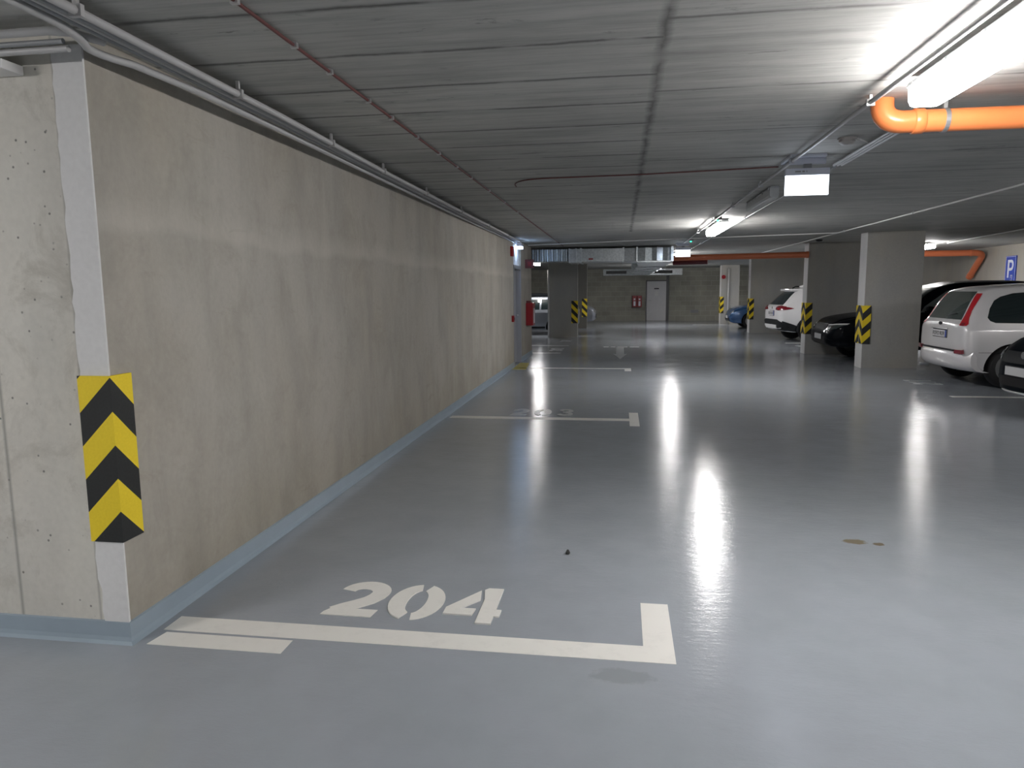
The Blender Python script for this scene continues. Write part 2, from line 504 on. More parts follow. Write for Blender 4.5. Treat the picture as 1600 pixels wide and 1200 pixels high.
# stair core on the left: long face along the bay, front face towards the camera
WX, WY, WE = -2.2, 2.77, 17.7
bm = bmesh.new()
for f in box(bm, X0, WX, WY, 14.68, 0, CEIL): pass
box(bm, X0, WX - .14, 14.68, 15.78, 0, CEIL)
box(bm, X0, WX, 15.78, WE, 0, CEIL)
bm.normal_update()
for f in bm.faces:
    if f.normal.y < -0.9 and abs(f.calc_center_median().y - WY) < .01: f.material_index = 1
struct('wall_left', bm, [M['wall'], M['pillar']])
struct('wall_right', bxm(X1, X1 + .2, Y0 - .2, Y1 + .2, 0, CEIL), M['wall_side'])
struct('wall_far', bxm(X0 - .2, X1, Y1, Y1 + .2, 0, CEIL), M['blocks'])
struct('wall_near', bxm(X0, X1, Y0 - .2, Y0, 0, CEIL), M['wall_side'])
struct('wall_outer', bxm(X0 - .2, X0, Y0 - .2, Y1, 0, CEIL), M['column'])
# plaster repair strip on the corner of the core
bm = bmesh.new()
zs = [0.1 + i * 0.05 for i in range(51)]
poly = [(WX + .004, z) for z in zs] + [(WX - .136 + random.uniform(-.006, .006) + (0.012 if z < .3 else 0), z) for z in reversed(zs)]
prism(bm, poly, WY - .006, WY + .004, lambda u, v, q: (u, q, v))
struct('trim_1', bm, M['plaster'])
# painted skirting with a small cove, wrapped round the corner
bm = bmesh.new()
prof = [(0, 0), (0.03, 0), (0.016, 0.012), (0.011, 0.03), (0.010, 0.098), (0, 0.102)]
def sk(path):
    rings = []
    for (px, py), (nx, ny) in path:
        rings.append([bm.verts.new((px + nx * a, py + ny * a, h)) for a, h in prof])
    for A, B in zip(rings, rings[1:]):
        for k in range(len(prof)):
            j = (k + 1) % len(prof)
            bm.faces.new((A[k], A[j], B[j], B[k]))
    bm.faces.new(rings[0]); bm.faces.new(rings[-1][::-1])
sk([((X0, WY), (0, -1)), ((WX, WY), (1, -1)), ((WX, 14.66), (1, 0))])
sk([((WX, 15.8), (1, 0)), ((WX, WE), (1, 1)), ((X0, WE), (0, 1))])
bmesh.ops.recalc_face_normals(bm, faces=bm.faces[:])
struct('baseboard_left', bm, M['skirt'])
# door at the end of the core wall
bm = bmesh.new()
box(bm, WX - .14, WX - .09, 14.78, 15.68, 0.01, 2.02)
d1 = struct('door_1', bm, M['frame_grey'])
bm = bmesh.new()
box(bm, WX - .14, WX + .01, 14.68, 14.76, 0, 2.1); box(bm, WX - .14, WX + .01, 15.70, 15.78, 0, 2.1); box(bm, WX - .14, WX + .01, 14.68, 15.78, 2.04, 2.12)
obj('door_frame', bm, M['frame_grey'], d1)
obj('transom_panel', bxm(WX - .13, WX - .03, 14.70, 15.76, 2.12, 2.62), M['white'], d1)
bm = bmesh.new(); tube(bm, [(WX - .09, 15.6, 1.05), (WX - .04, 15.6, 1.05), (WX - .04, 15.48, 1.05)], 0.011)
obj('door_handle', bm, M['steel'], d1, smooth=True)
# far door
bm = bmesh.new(); box(bm, 1.32, 2.28, Y1 - .05, Y1 - .01, 0.01, 2.0)
d2 = struct('door_2', bm, M['door'])
bm = bmesh.new(); box(bm, 1.26, 1.32, Y1 - .07, Y1, 0, 2.05); box(bm, 2.28, 2.42, Y1 - .07, Y1, 0, 2.3); box(bm, 1.26, 2.28, Y1 - .07, Y1, 2.0, 2.06)
obj('door_frame', bm, M['frame'], d2)
bm = bmesh.new(); tube(bm, [(1.42, Y1 - .05, 1.03), (1.42, Y1 - .1, 1.03), (1.55, Y1 - .1, 1.03)], 0.012)
obj('door_handle', bm, M['steel'], d2)
obj('door_sign', bxm(1.68, 1.92, Y1 - .056, Y1 - .05, 1.60, 1.66), M['black'], d2)
obj('paper_notice', bxm(1.72, 1.90, Y1 - .055, Y1 - .05, 1.28, 1.5), M['white'], d2)

# ------------------------------------------------------------------ floor markings (parts of the floor)
PT = 0.0012
def mark(name, polys, m=None, label=None):
    bm = bmesh.new()
    for k, p in enumerate(polys):
        if sum(a[0] * b[1] - b[0] * a[1] for a, b in zip(p, p[1:] + p[:1])) < 0: p = p[::-1]
        prism(bm, p, -0.0005, PT + 0.0001 * k)
    o = obj(name, bm, m or M['paint'], floor)
    if label: o['label'] = label
    return o
def rect(x0, y0, x1, y1): return [(x0, y0), (x1, y0), (x1, y1), (x0, y1)]

def stroke(pts, wd):
    """thick polyline as quads with mitred joints -> list of polygons"""
    pts = [Vector(p) for p in pts]
    L, R_ = [], []
    for i, p in enumerate(pts):
        a = pts[max(i - 1, 0)]; b = pts[min(i + 1, len(pts) - 1)]
        d = (b - a).normalized(); n = Vector((-d.y, d.x))
        ww = wd[i] if isinstance(wd, list) else wd
        L.append(p + n * ww / 2); R_.append(p - n * ww / 2)
    return [[tuple(L[i]), tuple(L[i + 1]), tuple(R_[i + 1]), tuple(R_[i])] for i in range(len(pts) - 1)]

def ell(cx, cy, rx, ry, a0, a1, n=14):
    return [(cx + rx * cos(radians(a0 + (a1 - a0) * i / n)), cy + ry * sin(radians(a0 + (a1 - a0) * i / n))) for i in range(n + 1)]
def digit(ch):
    """stencil digits in a 0.72 x 1 cell"""
    P = []
    if ch == '0':
        for a0, a1 in ((-82, 74), (98, 254)):
            n = 18
            out = ell(.36, .5, .36, .51, a0, a1, n); inn = ell(.36, .5, .125, .33, a0, a1, n)
            P += [[out[i], out[i + 1], inn[i + 1], inn[i]] for i in range(n)]
    elif ch == '2':
        top = ell(.35, .70, .235, .215, 172, -8, 16)
        path = top + [(.565, .58), (.50, .46), (.38, .34), (.25, .23), (.15, .12)]
        n = len(path)
        P += stroke(path, [.20 + .05 * min(1, i / 8) for i in range(n)])
        P.append([(.02, 0), (.68, 0), (.71, .20), (.10, .20), (.03, .08)])
    elif ch == '4':
        P.append([(.40, .98), (.55, 1.0), (.15, .36), (.30, .36), (.33, .20), (.0, .20), (.0, .36)])
        P[-1:] = [[(.36, .92), (.40, .64), (.20, .38), (.0, .38)], [(.0, .2), (.37, .2), (.39, .38), (.0, .38)]]
        P += [rect(.45, 0, .65, .20), rect(.45, .2, .72, .38), [(.45, .38), (.65, .38), (.65, 1.0), (.45, 1.0), (.40, .94), (.45, .66)]]
    elif ch == '3':
        P += stroke(ell(.34, .735, .225, .18, 165, -82, 16), .17)
        P += stroke(ell(.34, .27, .245, .19, 82, -165, 16), .17)
        P.append(rect(.24, .45, .42, .57))
    elif ch == '1':
        P += [rect(.28, 0, .47, 1.0), [(.10, .78), (.28, .84), (.28, 1.0), (.22, .95), (.10, .92)]]
    elif ch == '5':
        P += [rect(.10, .84, .62, 1.0), rect(.10, .5, .27, .84)]
        P += stroke(ell(.33, .33, .25, .24, 130, -165, 16), .17)
    elif ch == '6':
        P += stroke(ell(.36, .3, .24, .22, 0, 360, 20), .17) + stroke([(.13, .34), (.14, .6), (.25, .82), (.42, .92), (.6, .88)], .16)
    elif ch == '8':
        P += stroke(ell(.36, .74, .2, .18, 0, 360, 20), .16) + stroke(ell(.36, .27, .24, .2, 0, 360, 20), .17)
    elif ch == '7':
        P += [rect(.06, .84, .68, 1.0)] + stroke([(.6, .9), (.4, .5), (.3, 0)], .18)
    return P
def number(txt, ox, oy, h, rot=0.0, pitch=None, shear=0.0, sx=1.0, mat=None, label=None):
    polys = []
    x = 0
    for ch in txt:
        for p in digit(ch):
            q = []
            for u, v in p:
                a, b_ = (x + u * sx + shear * v) * h, v * h
                q.append((ox + a * cos(rot) - b_ * sin(rot), oy + a * sin(rot) + b_ * cos(rot)))
            polys.append(q)
        x += pitch or (0.72 * sx + 0.09)
    return mark('bay_number', polys, mat, label)

mark('bay_line', [rect(-2.13, 2.905, 0.25, 3.045)], label='long white bay line in front of number 204')
mark('bay_line', [rect(0.115, 3.045, 0.25, 3.49)], label='white end tick of the nearest bay line')
mark('bay_line', [[(-2.12, 2.765), (-1.47, 2.765), (-1.47, 2.885), (-2.10, 2.885)]], label='short white bay line beside the corner of the concrete wall')
number('204', -1.465, 3.155, 0.40, sx=0.98, pitch=0.765, shear=0.0, label='stencilled white bay number 204')
mark('bay_line', [rect(-2.12, 8.60, 0.12, 8.76)], label='white bay line before number 203')
mark('bay_line', [rect(0.12, 8.27, 0.235, 9.2)], label='white cross tick at the end of the line before number 203')
number('203', -1.40, 8.86, 0.50, sx=0.62, pitch=0.60, mat=M['paint_grey'], label='worn bay number 203')
mark('bay_line', [rect(-2.10, 14.39, 0.09, 14.52)], label='thin white line across beyond bay 203')
mark('bay_line', [rect(0.09, 14.0, 0.22, 14.52)])
mark('bay_line', [rect(-7.0, 17.95, -1.5, 18.05)])
mark('bay_line', [rect(-7.0, 20.42, -1.47, 20.52)])
number('202', -1.52, 18.65, 0.34, rot=pi / 2, mat=M['paint_grey'])
number('201', -1.52, 22.0, 0.34, rot=pi / 2, mat=M['paint_grey'])
mark('painted_arrow', [[(0, 16.5), (.17, 17.83), (.10, 17.83), (.10, 19.83), (-.10, 19.83), (-.10, 17.83), (-.17, 17.83)]], M['paint_grey'], 'pale arrow painted on the lane pointing to the camera')
mark('stop_line', [rect(-.46, 19.98, -.32, 20.1), rect(-.26, 19.98, -.14, 20.12), rect(-.08, 19.98, .2, 20.1), rect(.26, 19.98, .52, 20.1)], M['paint'])
mark('yellow_patch', [[(-2.18, 14.15), (-1.88, 14.15), (-1.98, 15.5), (-2.19, 15.5)]], M['paint_yellow'], 'yellow painted patch before the side door')
mark('bay_line', [rect(4.75, 10.97, 9.6, 11.09)], label='white bay line left of the silver estate car')
number('217', 5.22, 12.4, 0.42, rot=pi / 2, sx=.5, pitch=.5, mat=M['paint_grey'])
mark('bay_line', [rect(4.75, 21.55, 9.5, 21.67)])
number('218', 5.2, 20.2, 0.4, rot=pi / 2, sx=.5, pitch=.5, mat=M['paint_grey'])
mark('bay_line', [rect(3.2, 32.6, 9.5, 32.72)])

# ------------------------------------------------------------------ columns
def column(x0, x1, y0, y1, label, strip='left', mat='column'):
    t = thing('concrete_column', label, 'column', ((x0 + x1) / 2, (y0 + y1) / 2, 0))
    cx, cy = (x0 + x1) / 2, (y0 + y1) / 2
    obj('column_shaft', bxm(x0 - cx, x1 - cx, y0 - cy, y1 - cy, 0, CEIL), M[mat], t)
    if strip:
        o = obj('plaster_face', bxm(x0 - cx - .006, x0 - cx + .004, y0 - cy - .004, y1 - cy, 0.0, CEIL - .005), M['plaster'], t)
        o['label'] = 'pale plastered narrow side of the column'
    return t
column(4.72, 5.76, 14.88, 15.26, 'wide concrete column between the silver and the dark car, pale narrow side')
column(4.42, 5.90, 18.05, 18.42, 'concrete column where the orange pipe ends, in front of the white car')
column(4.60, 6.65, 26.7, 27.1, 'concrete column right behind the blue car, beyond the white car')
column(4.50, 5.30, 33.6, 34.0, 'farthest concrete column on the right, beyond the blue car')
column(-2.42, -1.44, 24.1, 24.5, 'broad concrete column under the duct beside the left bays', strip=None)
column(-2.42, -1.39, 29.8, 30.2, 'concrete column half hidden behind the broad one on the left', strip=None, mat='column_dark')
o = obj('corner_pipe', tube(bmesh.new(), [(-2.41, 24.06, 0.0), (-2.41, 24.06, 2.28)], .03), M['conduit_white'], None, smooth=True)
tag(o, 'thin white upright pipe on the left edge of the broad column', 'pipe')
o = obj('corner_pipe', tube(bmesh.new(), [(4.82, 33.56, 0.0), (4.82, 33.56, 2.5)], .03), M['conduit_white'], None, smooth=True)
tag(o, 'thin white upright pipe on the farthest right column', 'pipe')
o = obj('round_notice', lathe(bmesh.new(), [(0, 0), (.09, 0), (.09, .01), (0, .01)], (4.6, 33.575, 2.12), 'y'), M['red'], None)
tag(o, 'small round red and white notice high on the farthest right column', 'sign')

# ------------------------------------------------------------------ corner guards
def guard(cx, cy, sx, sy, leg, up, label, legx=None, name='corner_guard'):
    """L-shaped foam guard on a vertical corner at (cx,cy); legs run sx along X and sy along Y"""
    lx, ly = legx or leg, leg
    t = 0.014
    # the outline in the frame of the corner: faces stand proud of both sides
    pts = [(-t * sx, -t * sy * 1.0), (lx * sx, -t * sy), (lx * sx - .004 * sx, 0), (0, 0), (0, ly * sy), (-t * sx, ly * sy - .004 * sy)]
    pts = [(a + t * sx, b + t * sy) for a, b in pts]      # origin on the outer edge
    bm = bmesh.new()
    prism(bm, pts, 0.0, 0.75)
    bmesh.ops.recalc_face_normals(bm, faces=bm.faces[:])
    o = obj(name, bm, M['guard_up' if up else 'guard_v'])
    o.location = (cx - t * sx, cy - t * sy, 0.48)
    return tag(o, label, 'corner guard')
guard(WX, WY, -1, 1, 0.13, True, legx=.145, label= 'large yellow and black chevron guard on the near corner of the left wall')
cs = [('wide column', 4.714, 14.874, 15.26), ('column before the white car', 4.414, 18.044, 18.42),
      ('column beyond the white car', 4.594, 26.694, 27.1), ('farthest right column', 4.494, 33.594, 34.0)]
for nm, x, ya, yb in cs:
    guard(x, ya, 1, 1, 0.165, False, 'yellow and black chevron guard on the near corner of the ' + nm, legx=.14)
    guard(x, yb, 1, -1, 0.165, False, 'yellow and black chevron guard on the far corner of the ' + nm, legx=.14)
guard(-1.44, 24.1, -1, 1, 0.12, False, 'yellow and black striped guard on the broad left column', legx=.2)
guard(-1.39, 29.8, -1, 1, 0.12, False, 'yellow and black striped guard on the half hidden left column', legx=.2)

# ------------------------------------------------------------------ lamps
def make_lamp(lit=True, L=1.57, W=0.17, H=0.135):
    t = thing('ceiling_lamp', '', 'lamp')
    bm = bmesh.new()
    prof = [(-W / 2, .098), (-W / 2 - .003, .102), (-W * .45, H - .01), (-W * .36, H), (W * .36, H), (W * .45, H - .01), (W / 2 + .003, .102), (W / 2, .098)]
    prism(bm, prof, -L / 2, L / 2, lambda u, v, q: (u, q, v))
    bmesh.ops.recalc_face_normals(bm, faces=bm.faces[:])
    obj('housing', bm, M['housing'], t)
    bm = bmesh.new()
    prof = [(-W * .48, .099), (-W * .47, .03), (-W * .40, 0.006), (-W * .3, 0), (W * .3, 0), (W * .40, 0.006), (W * .47, .03), (W * .48, .099)]
    prism(bm, prof, -L / 2 + .012, L / 2 - .012, lambda u, v, q: (u, q, v))
    bmesh.ops.recalc_face_normals(bm, faces=bm.faces[:])
    obj('diffuser', bm, M['diffuser' if lit else 'diffuser_off'], t)
    for s in (-.9, -.45, 0, .45, .9):
        for d in (-1, 1):
            bm = bmesh.new(); box(bm, d * W / 2 - .006, d * W / 2 + .008, s * L / 2 - .01, s * L / 2 + .01, .082, .115)
            obj('clip', bm, M['steel'], t)
    for s in (-.5, .5):
        bm = bmesh.new(); box(bm, -.03, .03, s * L * .75 - .015, s * L * .75 + .015, H - .01, H + .03)
        obj('bracket', bm, M['steel'], t)
    return t
lamp0 = make_lamp()
spots = [(1.52, 3.27, 2.49, 'long bright lamp near the camera, above the orange pipe elbow'),
         (1.54, 12.2, 2.49, 'bright lamp on the middle row beyond the unlit fitting'),
         (1.54, 21.9, 2.49, 'lamp on the middle row behind the duct'),
         (1.54, 31.5, 2.49, 'farthest lamp on the middle row, near the far wall'),
         (-3.02, 25.6, 2.49, 'bright lamp above the left bays beside the broad column'),
         (7.29, 19.2, 2.49, 'bright lamp on the right beside the wide column, above the parked cars'),
         (1.52, -5.0, 2.49, 'unseen lamp added on the middle row behind the camera'),  # out of view, added to light the foreground
         (-4.3, 0.0, 2.49, 'lamp left of the camera before the pillar face'),
         (-4.6, -8.0, 2.49, 'lamp far left behind the camera'),
         (7.4, 8.3, 2.49, 'unseen lamp added over the right bays beside the near dark car'),  # out of view, added and placed to brighten the silver car's side
         (7.0, -4.0, 2.49, 'unseen lamp added over the right bays behind the camera'),  # added lamp outside the view, extra light from behind
         (8.0, 30.5, 2.49, 'hidden lamp added over the far right bays')]  # added lamp kept hidden behind the columns, lights the far bays
for i, (x, y, z, lab) in enumerate(spots):
    o = lamp0 if i == 0 else copy_tree(lamp0)
    o.location = (x, y, z); o['label'] = lab; o['group'] = 'long ceiling lamps'
lamp_off = make_lamp(False, 1.45, .10, .118)
lamp_off.name = 'emergency_lamp'
lamp_off.location = (1.59, 8.72, 2.53)
lamp_off['label'] = 'slim unlit ceiling lamp beyond the hanging white sign'

# ------------------------------------------------------------------ hanging lit signs
def make_sign():
    t = thing('hanging_sign', '', 'sign')
    bm = bmesh.new(); box(bm, -.17, .17, -.03, .03, .155, .21, bev=.004)
    obj('sign_housing', bm, M['sign_case'], t)
    bm = bmesh.new(); box(bm, -.168, .168, -.012, .012, 0, .155)
    obj('lit_panel', bm, M['sign_lit'], t)
    bm = bmesh.new()
    for k, wv in enumerate((.05, .025, .012)):
        box(bm, -.10 + [0, .055, .087][k], -.10 + [0, .055, .087][k] + wv - .005, -.0315, -.03, .178, .19)
    obj('maker_mark', bm, M['conduit_dark'], t)
    bm = bmesh.new(); box(bm, -.03, .03, -.02, .02, .21, .245)
    obj('stem', bm, M['conduit_dark'], t)
    bm = bmesh.new(); box(bm, -.15, .13, -.08, .28, .29, .315, bev=.004)
    obj('mounting_plate', bm, M['sign_case'], t)
    bm = bmesh.new(); box(bm, -.14, .14, -.02, .02, .245, .29, bev=.004)
    obj('upper_rail', bm, M['sign_case'], t)
    return t
s0 = make_sign()
for i, (x, y, z, lab) in enumerate([(1.49, 6.25, 2.335, 'lit white sign hanging from the ceiling nearest the camera'),
                                    (1.42, 17.2, 2.335, 'lit white sign hanging beside the end of the duct'),
                                    (1.42, 30.8, 2.335, 'small lit sign far off before the air grille')]):
    o = s0 if i == 0 else copy_tree(s0)
    o.location = (x, y, z); o['label'] = lab; o['group'] = 'lit signs along the middle row'

# ------------------------------------------------------------------ conduits, cables, pipes
def run(name, label, cat, pts, r, mat, clips=None, group=None, clip_mat='steel', n=8):
    t = thing(name, label, cat, tuple(pts[0]), 0, group)
    o0 = Vector(pts[0])
    bm = tube(bmesh.new(), [Vector(p) - o0 for p in pts], r, n)
    obj('tube', bm, M[mat], t, smooth=True, autosmooth=60)
    for c in clips or []:
        c = Vector(c) - o0
        top = CEIL - o0.z
        bm = bmesh.new(); box(bm, c.x - r - .008, c.x + r + .008, c.y - .01, c.y + .01, c.z - r - .004, c.z + r + .004)
        box(bm, c.x - .008, c.x + .008, c.y - .008, c.y + .008, c.z + r, max(top - .001, c.z + r + .01))
        obj('clip', bm, M[clip_mat], t)
    return t
def lerp_path(pts, y):
    for a, b in zip(pts, pts[1:]):
        if a[1] <= y <= b[1]:
            t = (y - a[1]) / (b[1] - a[1]); return tuple(a[i] + (b[i] - a[i]) * t for i in range(3))
# bundle along the left wall
tops = [(-1.93, -3.0, 2.585), (-1.93, 2.5, 2.585), (-1.935, 4, 2.585), (-1.98, 6, 2.585), (-2.02, 10, 2.585), (-2.05, 14.6, 2.585)]
run('cable_conduit', 'pale conduit along the top of the left wall, outermost of the bundle', 'conduit', tops, .017, 'conduit',
    [lerp_path(tops, y) for y in (-1, .9, 2.42, 3.52, 4.75, 5.9, 7.3, 9, 11, 13)], clip_mat='conduit')
for k, (dx, mt, r, lab) in enumerate([(.034, 'conduit_dark', .012, 'dark grey conduit just inside the pale outermost one'), (.062, 'conduit', .010, 'grey conduit in the middle of the left wall bundle'),
                                 (.088, 'conduit_dark', .012, 'dark grey conduit next to the lowest pale one of the bundle')]):
    p = [(x - dx, y, z) for x, y, z in tops]
    run('cable_conduit', lab, 'conduit', p, r, mt)
low = [(-1.955 - .10, -3.0, 2.575), (-2.055, 2.42, 2.575)] + arc_pts((-2.055, 2.45, 2.575), (-2.065, 2.6, 2.57), (-2.12, 2.70, 2.562), 5)[1:] + \
      arc_pts((-2.12, 2.70, 2.562), (-2.145, 2.78, 2.56), (-2.085, 2.92, 2.56), 6)[1:] + [(-2.055, 3.4, 2.562), (-2.065, 4.2, 2.565), (-2.10, 6.2, 2.57), (-2.15, 10, 2.575), (-2.178, 14.6, 2.575)]
low = [tuple(p) for p in low]
run('cable_conduit', 'pale flexible conduit that bends round the pillar corner', 'conduit', low, .017, 'conduit')
# horizontal ones on the pillar face
for k, (z, y, r, mt, lab) in enumerate([(2.595, 2.60, .017, 'conduit', 'pale conduit across the top of the pillar face, upper one'), (2.565, 2.63, .011, 'conduit_dark', 'dark conduit across the top of the pillar face'),
                               (2.545, 2.655, .014, 'conduit', 'grey conduit across the pillar face, lowest one')]):
    pth = [(-7.5, y, z), (-2.2, y, z), (-2.13, y + .03, z), (-2.08, y + .15, z)] if k == 0 else [(-7.5, y, z), (-2.165, y, z)]
    run('cable_conduit', lab, 'conduit', pth, r, mt)
o = obj('junction_box', bxm(-2.66, -2.475, 2.66, 2.768, 2.49, 2.528, bev=.004), M['white'])
tag(o, 'small white box on the pillar face under the conduits', 'junction box')
# long lines on the ceiling
p1 = [(1.37, -6, 2.607), (1.37, 6.2, 2.607), (1.38, 16.5, 2.607)]
run('ceiling_conduit', 'long white conduit left of the middle row of lamps', 'conduit', p1, .014, 'conduit', [lerp_path(p1, y) for y in (1.5, 4.4, 7.6, 9.4, 11.4, 13.5)])
p2 = [(1.80, 6.6, 2.61), (1.80, 29, 2.61)]
run('ceiling_conduit', 'thin conduit right of the middle row of lamps', 'conduit', p2, .011, 'conduit_dark', [lerp_path(p2, y) for y in (8, 11, 14, 17)])
for k in range(3):
    x = 1.765 + k * .033
    run('ceiling_conduit', ['left', 'middle', 'right'][k] + ' one of three short pale conduits between the sign and the orange pipe', 'conduit',
        [(x, 4.75, 2.612), (x + .01, 6.55, 2.612)], .011, 'conduit_white', group='three short conduits by the sign')
run('ceiling_conduit', 'short conduit from the lamps to the small detector', 'conduit', [(1.66, 5.55, 2.63), (1.80, 5.75, 2.63)], .01, 'conduit')
p3 = [(4.08, -4, 2.62), (4.08, 26, 2.62)]
run('ceiling_conduit', 'long thin conduit over the lane edge in front of the right columns', 'conduit', p3, .012, 'conduit_white', [lerp_path(p3, y) for y in (8, 11, 14.2, 18)])
p4 = [(-2.12, 16.5, 2.62), (0.4, 15.6, 2.62), (4.08, 14.55, 2.62)]
run('ceiling_conduit', 'thin white conduit crossing the ceiling before the duct', 'conduit', p4, .012, 'conduit_white')
run('ceiling_conduit', 'thin white conduit leading to the lamp above the right bays', 'conduit', [(7.15, 10, 2.62), (7.32, 14.6, 2.62), (7.7, 18.6, 2.62)], .012, 'conduit_white')
pr = [(-1.39, -4, 2.636), (-1.40, 3, 2.636), (-1.38, 17.4, 2.636)]
run('red_cable', 'long dark red cable clipped along the ceiling above the bays', 'cable', pr, .0075, 'red_cable',
    [lerp_path(pr, y) for y in (1.2, 2.0, 2.56, 3.04, 3.42, 3.95, 4.35, 4.9, 5.5, 6.1, 6.7, 7.6, 8.6, 9.7)])
pc = arc_pts((-1.07, 7.4, 2.64), (-1.08, 6.98, 2.64), (-.75, 6.93, 2.64), 8) + [Vector((.22, 6.88, 2.64)), Vector((1.36, 6.72, 2.64))]
run('red_cable', 'thin red cable curving across the middle of the ceiling', 'cable', [tuple(p) for p in pc], .006, 'red_cable')

# orange drain pipes
def pipe(label, pts, r, mat, bands=(), loc=None, collars=()):
    t = thing('drain_pipe', label, 'pipe', loc or tuple(pts[0]))
    o0 = Vector(t.location)
    obj('pipe_body', tube(bmesh.new(), [Vector(p) - o0 for p in pts], r, 24), M[mat], t, smooth=True, autosmooth=60)
    for (p, d) in collars:
        p = Vector(p) - o0; d = Vector(d).normalized()
        obj('collar', tube(bmesh.new(), [p - d * .03, p - d * .025, p + d * .025, p + d * .03], [r + .002, r + .008, r + .008, r + .002], 24), M[mat], t, smooth=True, autosmooth=50)
    for x in bands:
        p = Vector(x) - o0
        bm = bmesh.new()
        tube(bm, [p - Vector((.012, 0, 0)), p + Vector((.012, 0, 0))], r + .004, 24)
        box(bm, p.x - .01, p.x + .01, p.y - .012, p.y + .012, p.z + r, CEIL - .001 - o0.z)
        obj('pipe_bracket', bm, M['steel'], t)
    return t
R0 = .062
el = arc_pts((1.485, 4.78, 2.625), (1.47, 4.50, 2.520), (1.62, 4.50, 2.516), 8)
el = [Vector((1.475, 4.53, 2.647))] + arc_pts((1.475, 4.525, 2.61), (1.475, 4.505, 2.512), (1.60, 4.50, 2.516), 10)
pipe('bright orange drain pipe with an elbow under the near lamp', [tuple(p) for p in el] + [(9.6, 4.50, 2.512)], R0, 'orange',
     bands=[(1.80, 4.5, 2.516), (3.4, 4.5, 2.515), (5.2, 4.5, 2.514)], collars=[((1.66, 4.5, 2.516), (1, 0, 0))])
pipe('long dull orange pipe ending at the column before the white car', [(1.30, 18.75, 2.37), (4.42, 18.0, 2.37)], .072, 'orange_dull', collars=[((4.38, 18.01, 2.37), (1, -.24, 0))])
pipe('dark red tube added as the shadow under the left end of the long orange pipe', [(1.32, 18.9, 2.25), (2.15, 18.65, 2.255)], .055, 'maroon')  # tube added in place of the shadow below the orange pipe
pl = [(6.2, 21.5, 2.50), (9.55, 21.5, 2.50)] + [tuple(p) for p in arc_pts((9.6, 21.5, 2.50), (9.85, 21.52, 2.50), (9.86, 21.7, 2.36), 7)] + [(9.86, 22.3, 1.84)]
pipe('orange pipe with a slanting leg on the right wall above the cars', pl, .085, 'orange_dull', collars=[((9.86, 22.22, 1.90), (0, .75, -.66)), ((9.5, 21.5, 2.5), (1, 0, 0))])

# smoke detector, dome camera, leds
def detector(x, y, label, mat='offwhite', r=.055):
    t = thing('smoke_detector', label, 'detector', (x, y, CEIL))
    obj('detector_base', lathe(bmesh.new(), [(0, 0), (r * 1.15, 0), (r * 1.15, -.012), (0, -.012)]), M[mat], t, smooth=True, autosmooth=40)
    obj('detector_head', lathe(bmesh.new(), [(r, -.012), (r, -.03), (r * .7, -.045), (0, -.048)]), M[mat], t, smooth=True, autosmooth=40)
detector(1.60, 5.60, 'round off-white smoke detector right of the hanging sign')
detector(4.35, 16.9, 'small dark dome on the ceiling before the orange pipe end', 'black', .07)
for x, y, lab in ((1.43, 11.2, 'small green-lit unit at the near end of the second bright lamp'), (1.47, 15.85, 'small green-lit unit beyond the second bright lamp')):
    t = thing('indicator_unit', lab, 'indicator lamp', (x, y, 2.59))
    obj('unit_case', bxm(-.05, .05, -.05, .05, 0.01, .06, bev=.006), M['conduit_dark'], t)
    obj('green_light', lathe(bmesh.new(), [(0, -.008), (.014, -.006), (.018, .01), (0, .01)], n=12), M['green_led'], t)

# ------------------------------------------------------------------ ventilation duct
t = thing('ventilation_duct', 'galvanised steel air duct crossing under the ceiling and turning to the far wall', 'duct', (-1.0, 18.4, 2.28))
def dpart(name, boxes, mat='galv', bev=0.0):
    bm = bmesh.new()
    for b in boxes:
        x0, x1, y0, y1, z0, z1 = b
        box(bm, x0 + 1.0, x1 + 1.0, y0 - 18.4, y1 - 18.4, z0 - 2.28, z1 - 2.28, bev=bev)
    return obj(name, bm, M[mat], t)
ZB, ZT = 2.285, 2.60
bm = bmesh.new()
zig = []
for i in range(44): zig += [(-6.56 + i * .12, 18.06), (-6.56 + i * .12 + .03, 18.0), (-6.56 + i * .12 + .07, 18.0), (-6.56 + i * .12 + .10, 18.06)]
prism(bm, [(a + 1.0, b - 18.4) for a, b in zig] + [(zig[-1][0] + 1.0, .5), (zig[0][0] + 1.0, .5)], ZB + .02 - 2.28, ZT - 2.28)
bmesh.ops.recalc_face_normals(bm, faces=bm.faces[:])
obj('corrugated_section', bm, M['galv'], t)
dpart('flange', [(-1.30, -1.26, 17.98, 18.94, ZB - .02, ZT + .02)])
dpart('short_section', [(-1.26, -1.02, 18.0, 18.9, ZB - .02, ZT)])
dpart('flange', [(-1.13, -1.10, 17.96, 18.94, ZB - .03, ZT + .02)])
dpart('flange', [(-1.02, -.97, 17.96, 18.94, ZB - .03, ZT + .02)])
dpart('smooth_section', [(-.97, .03, 18.0, 18.9, ZB, ZT)])
dpart('flange', [(.03, .07, 17.96, 18.94, ZB - .02, ZT + .02)])
dpart('red_sticker', [(-.80, -.69, 17.99, 18.01, ZB + .045, ZB + .085)], 'red')
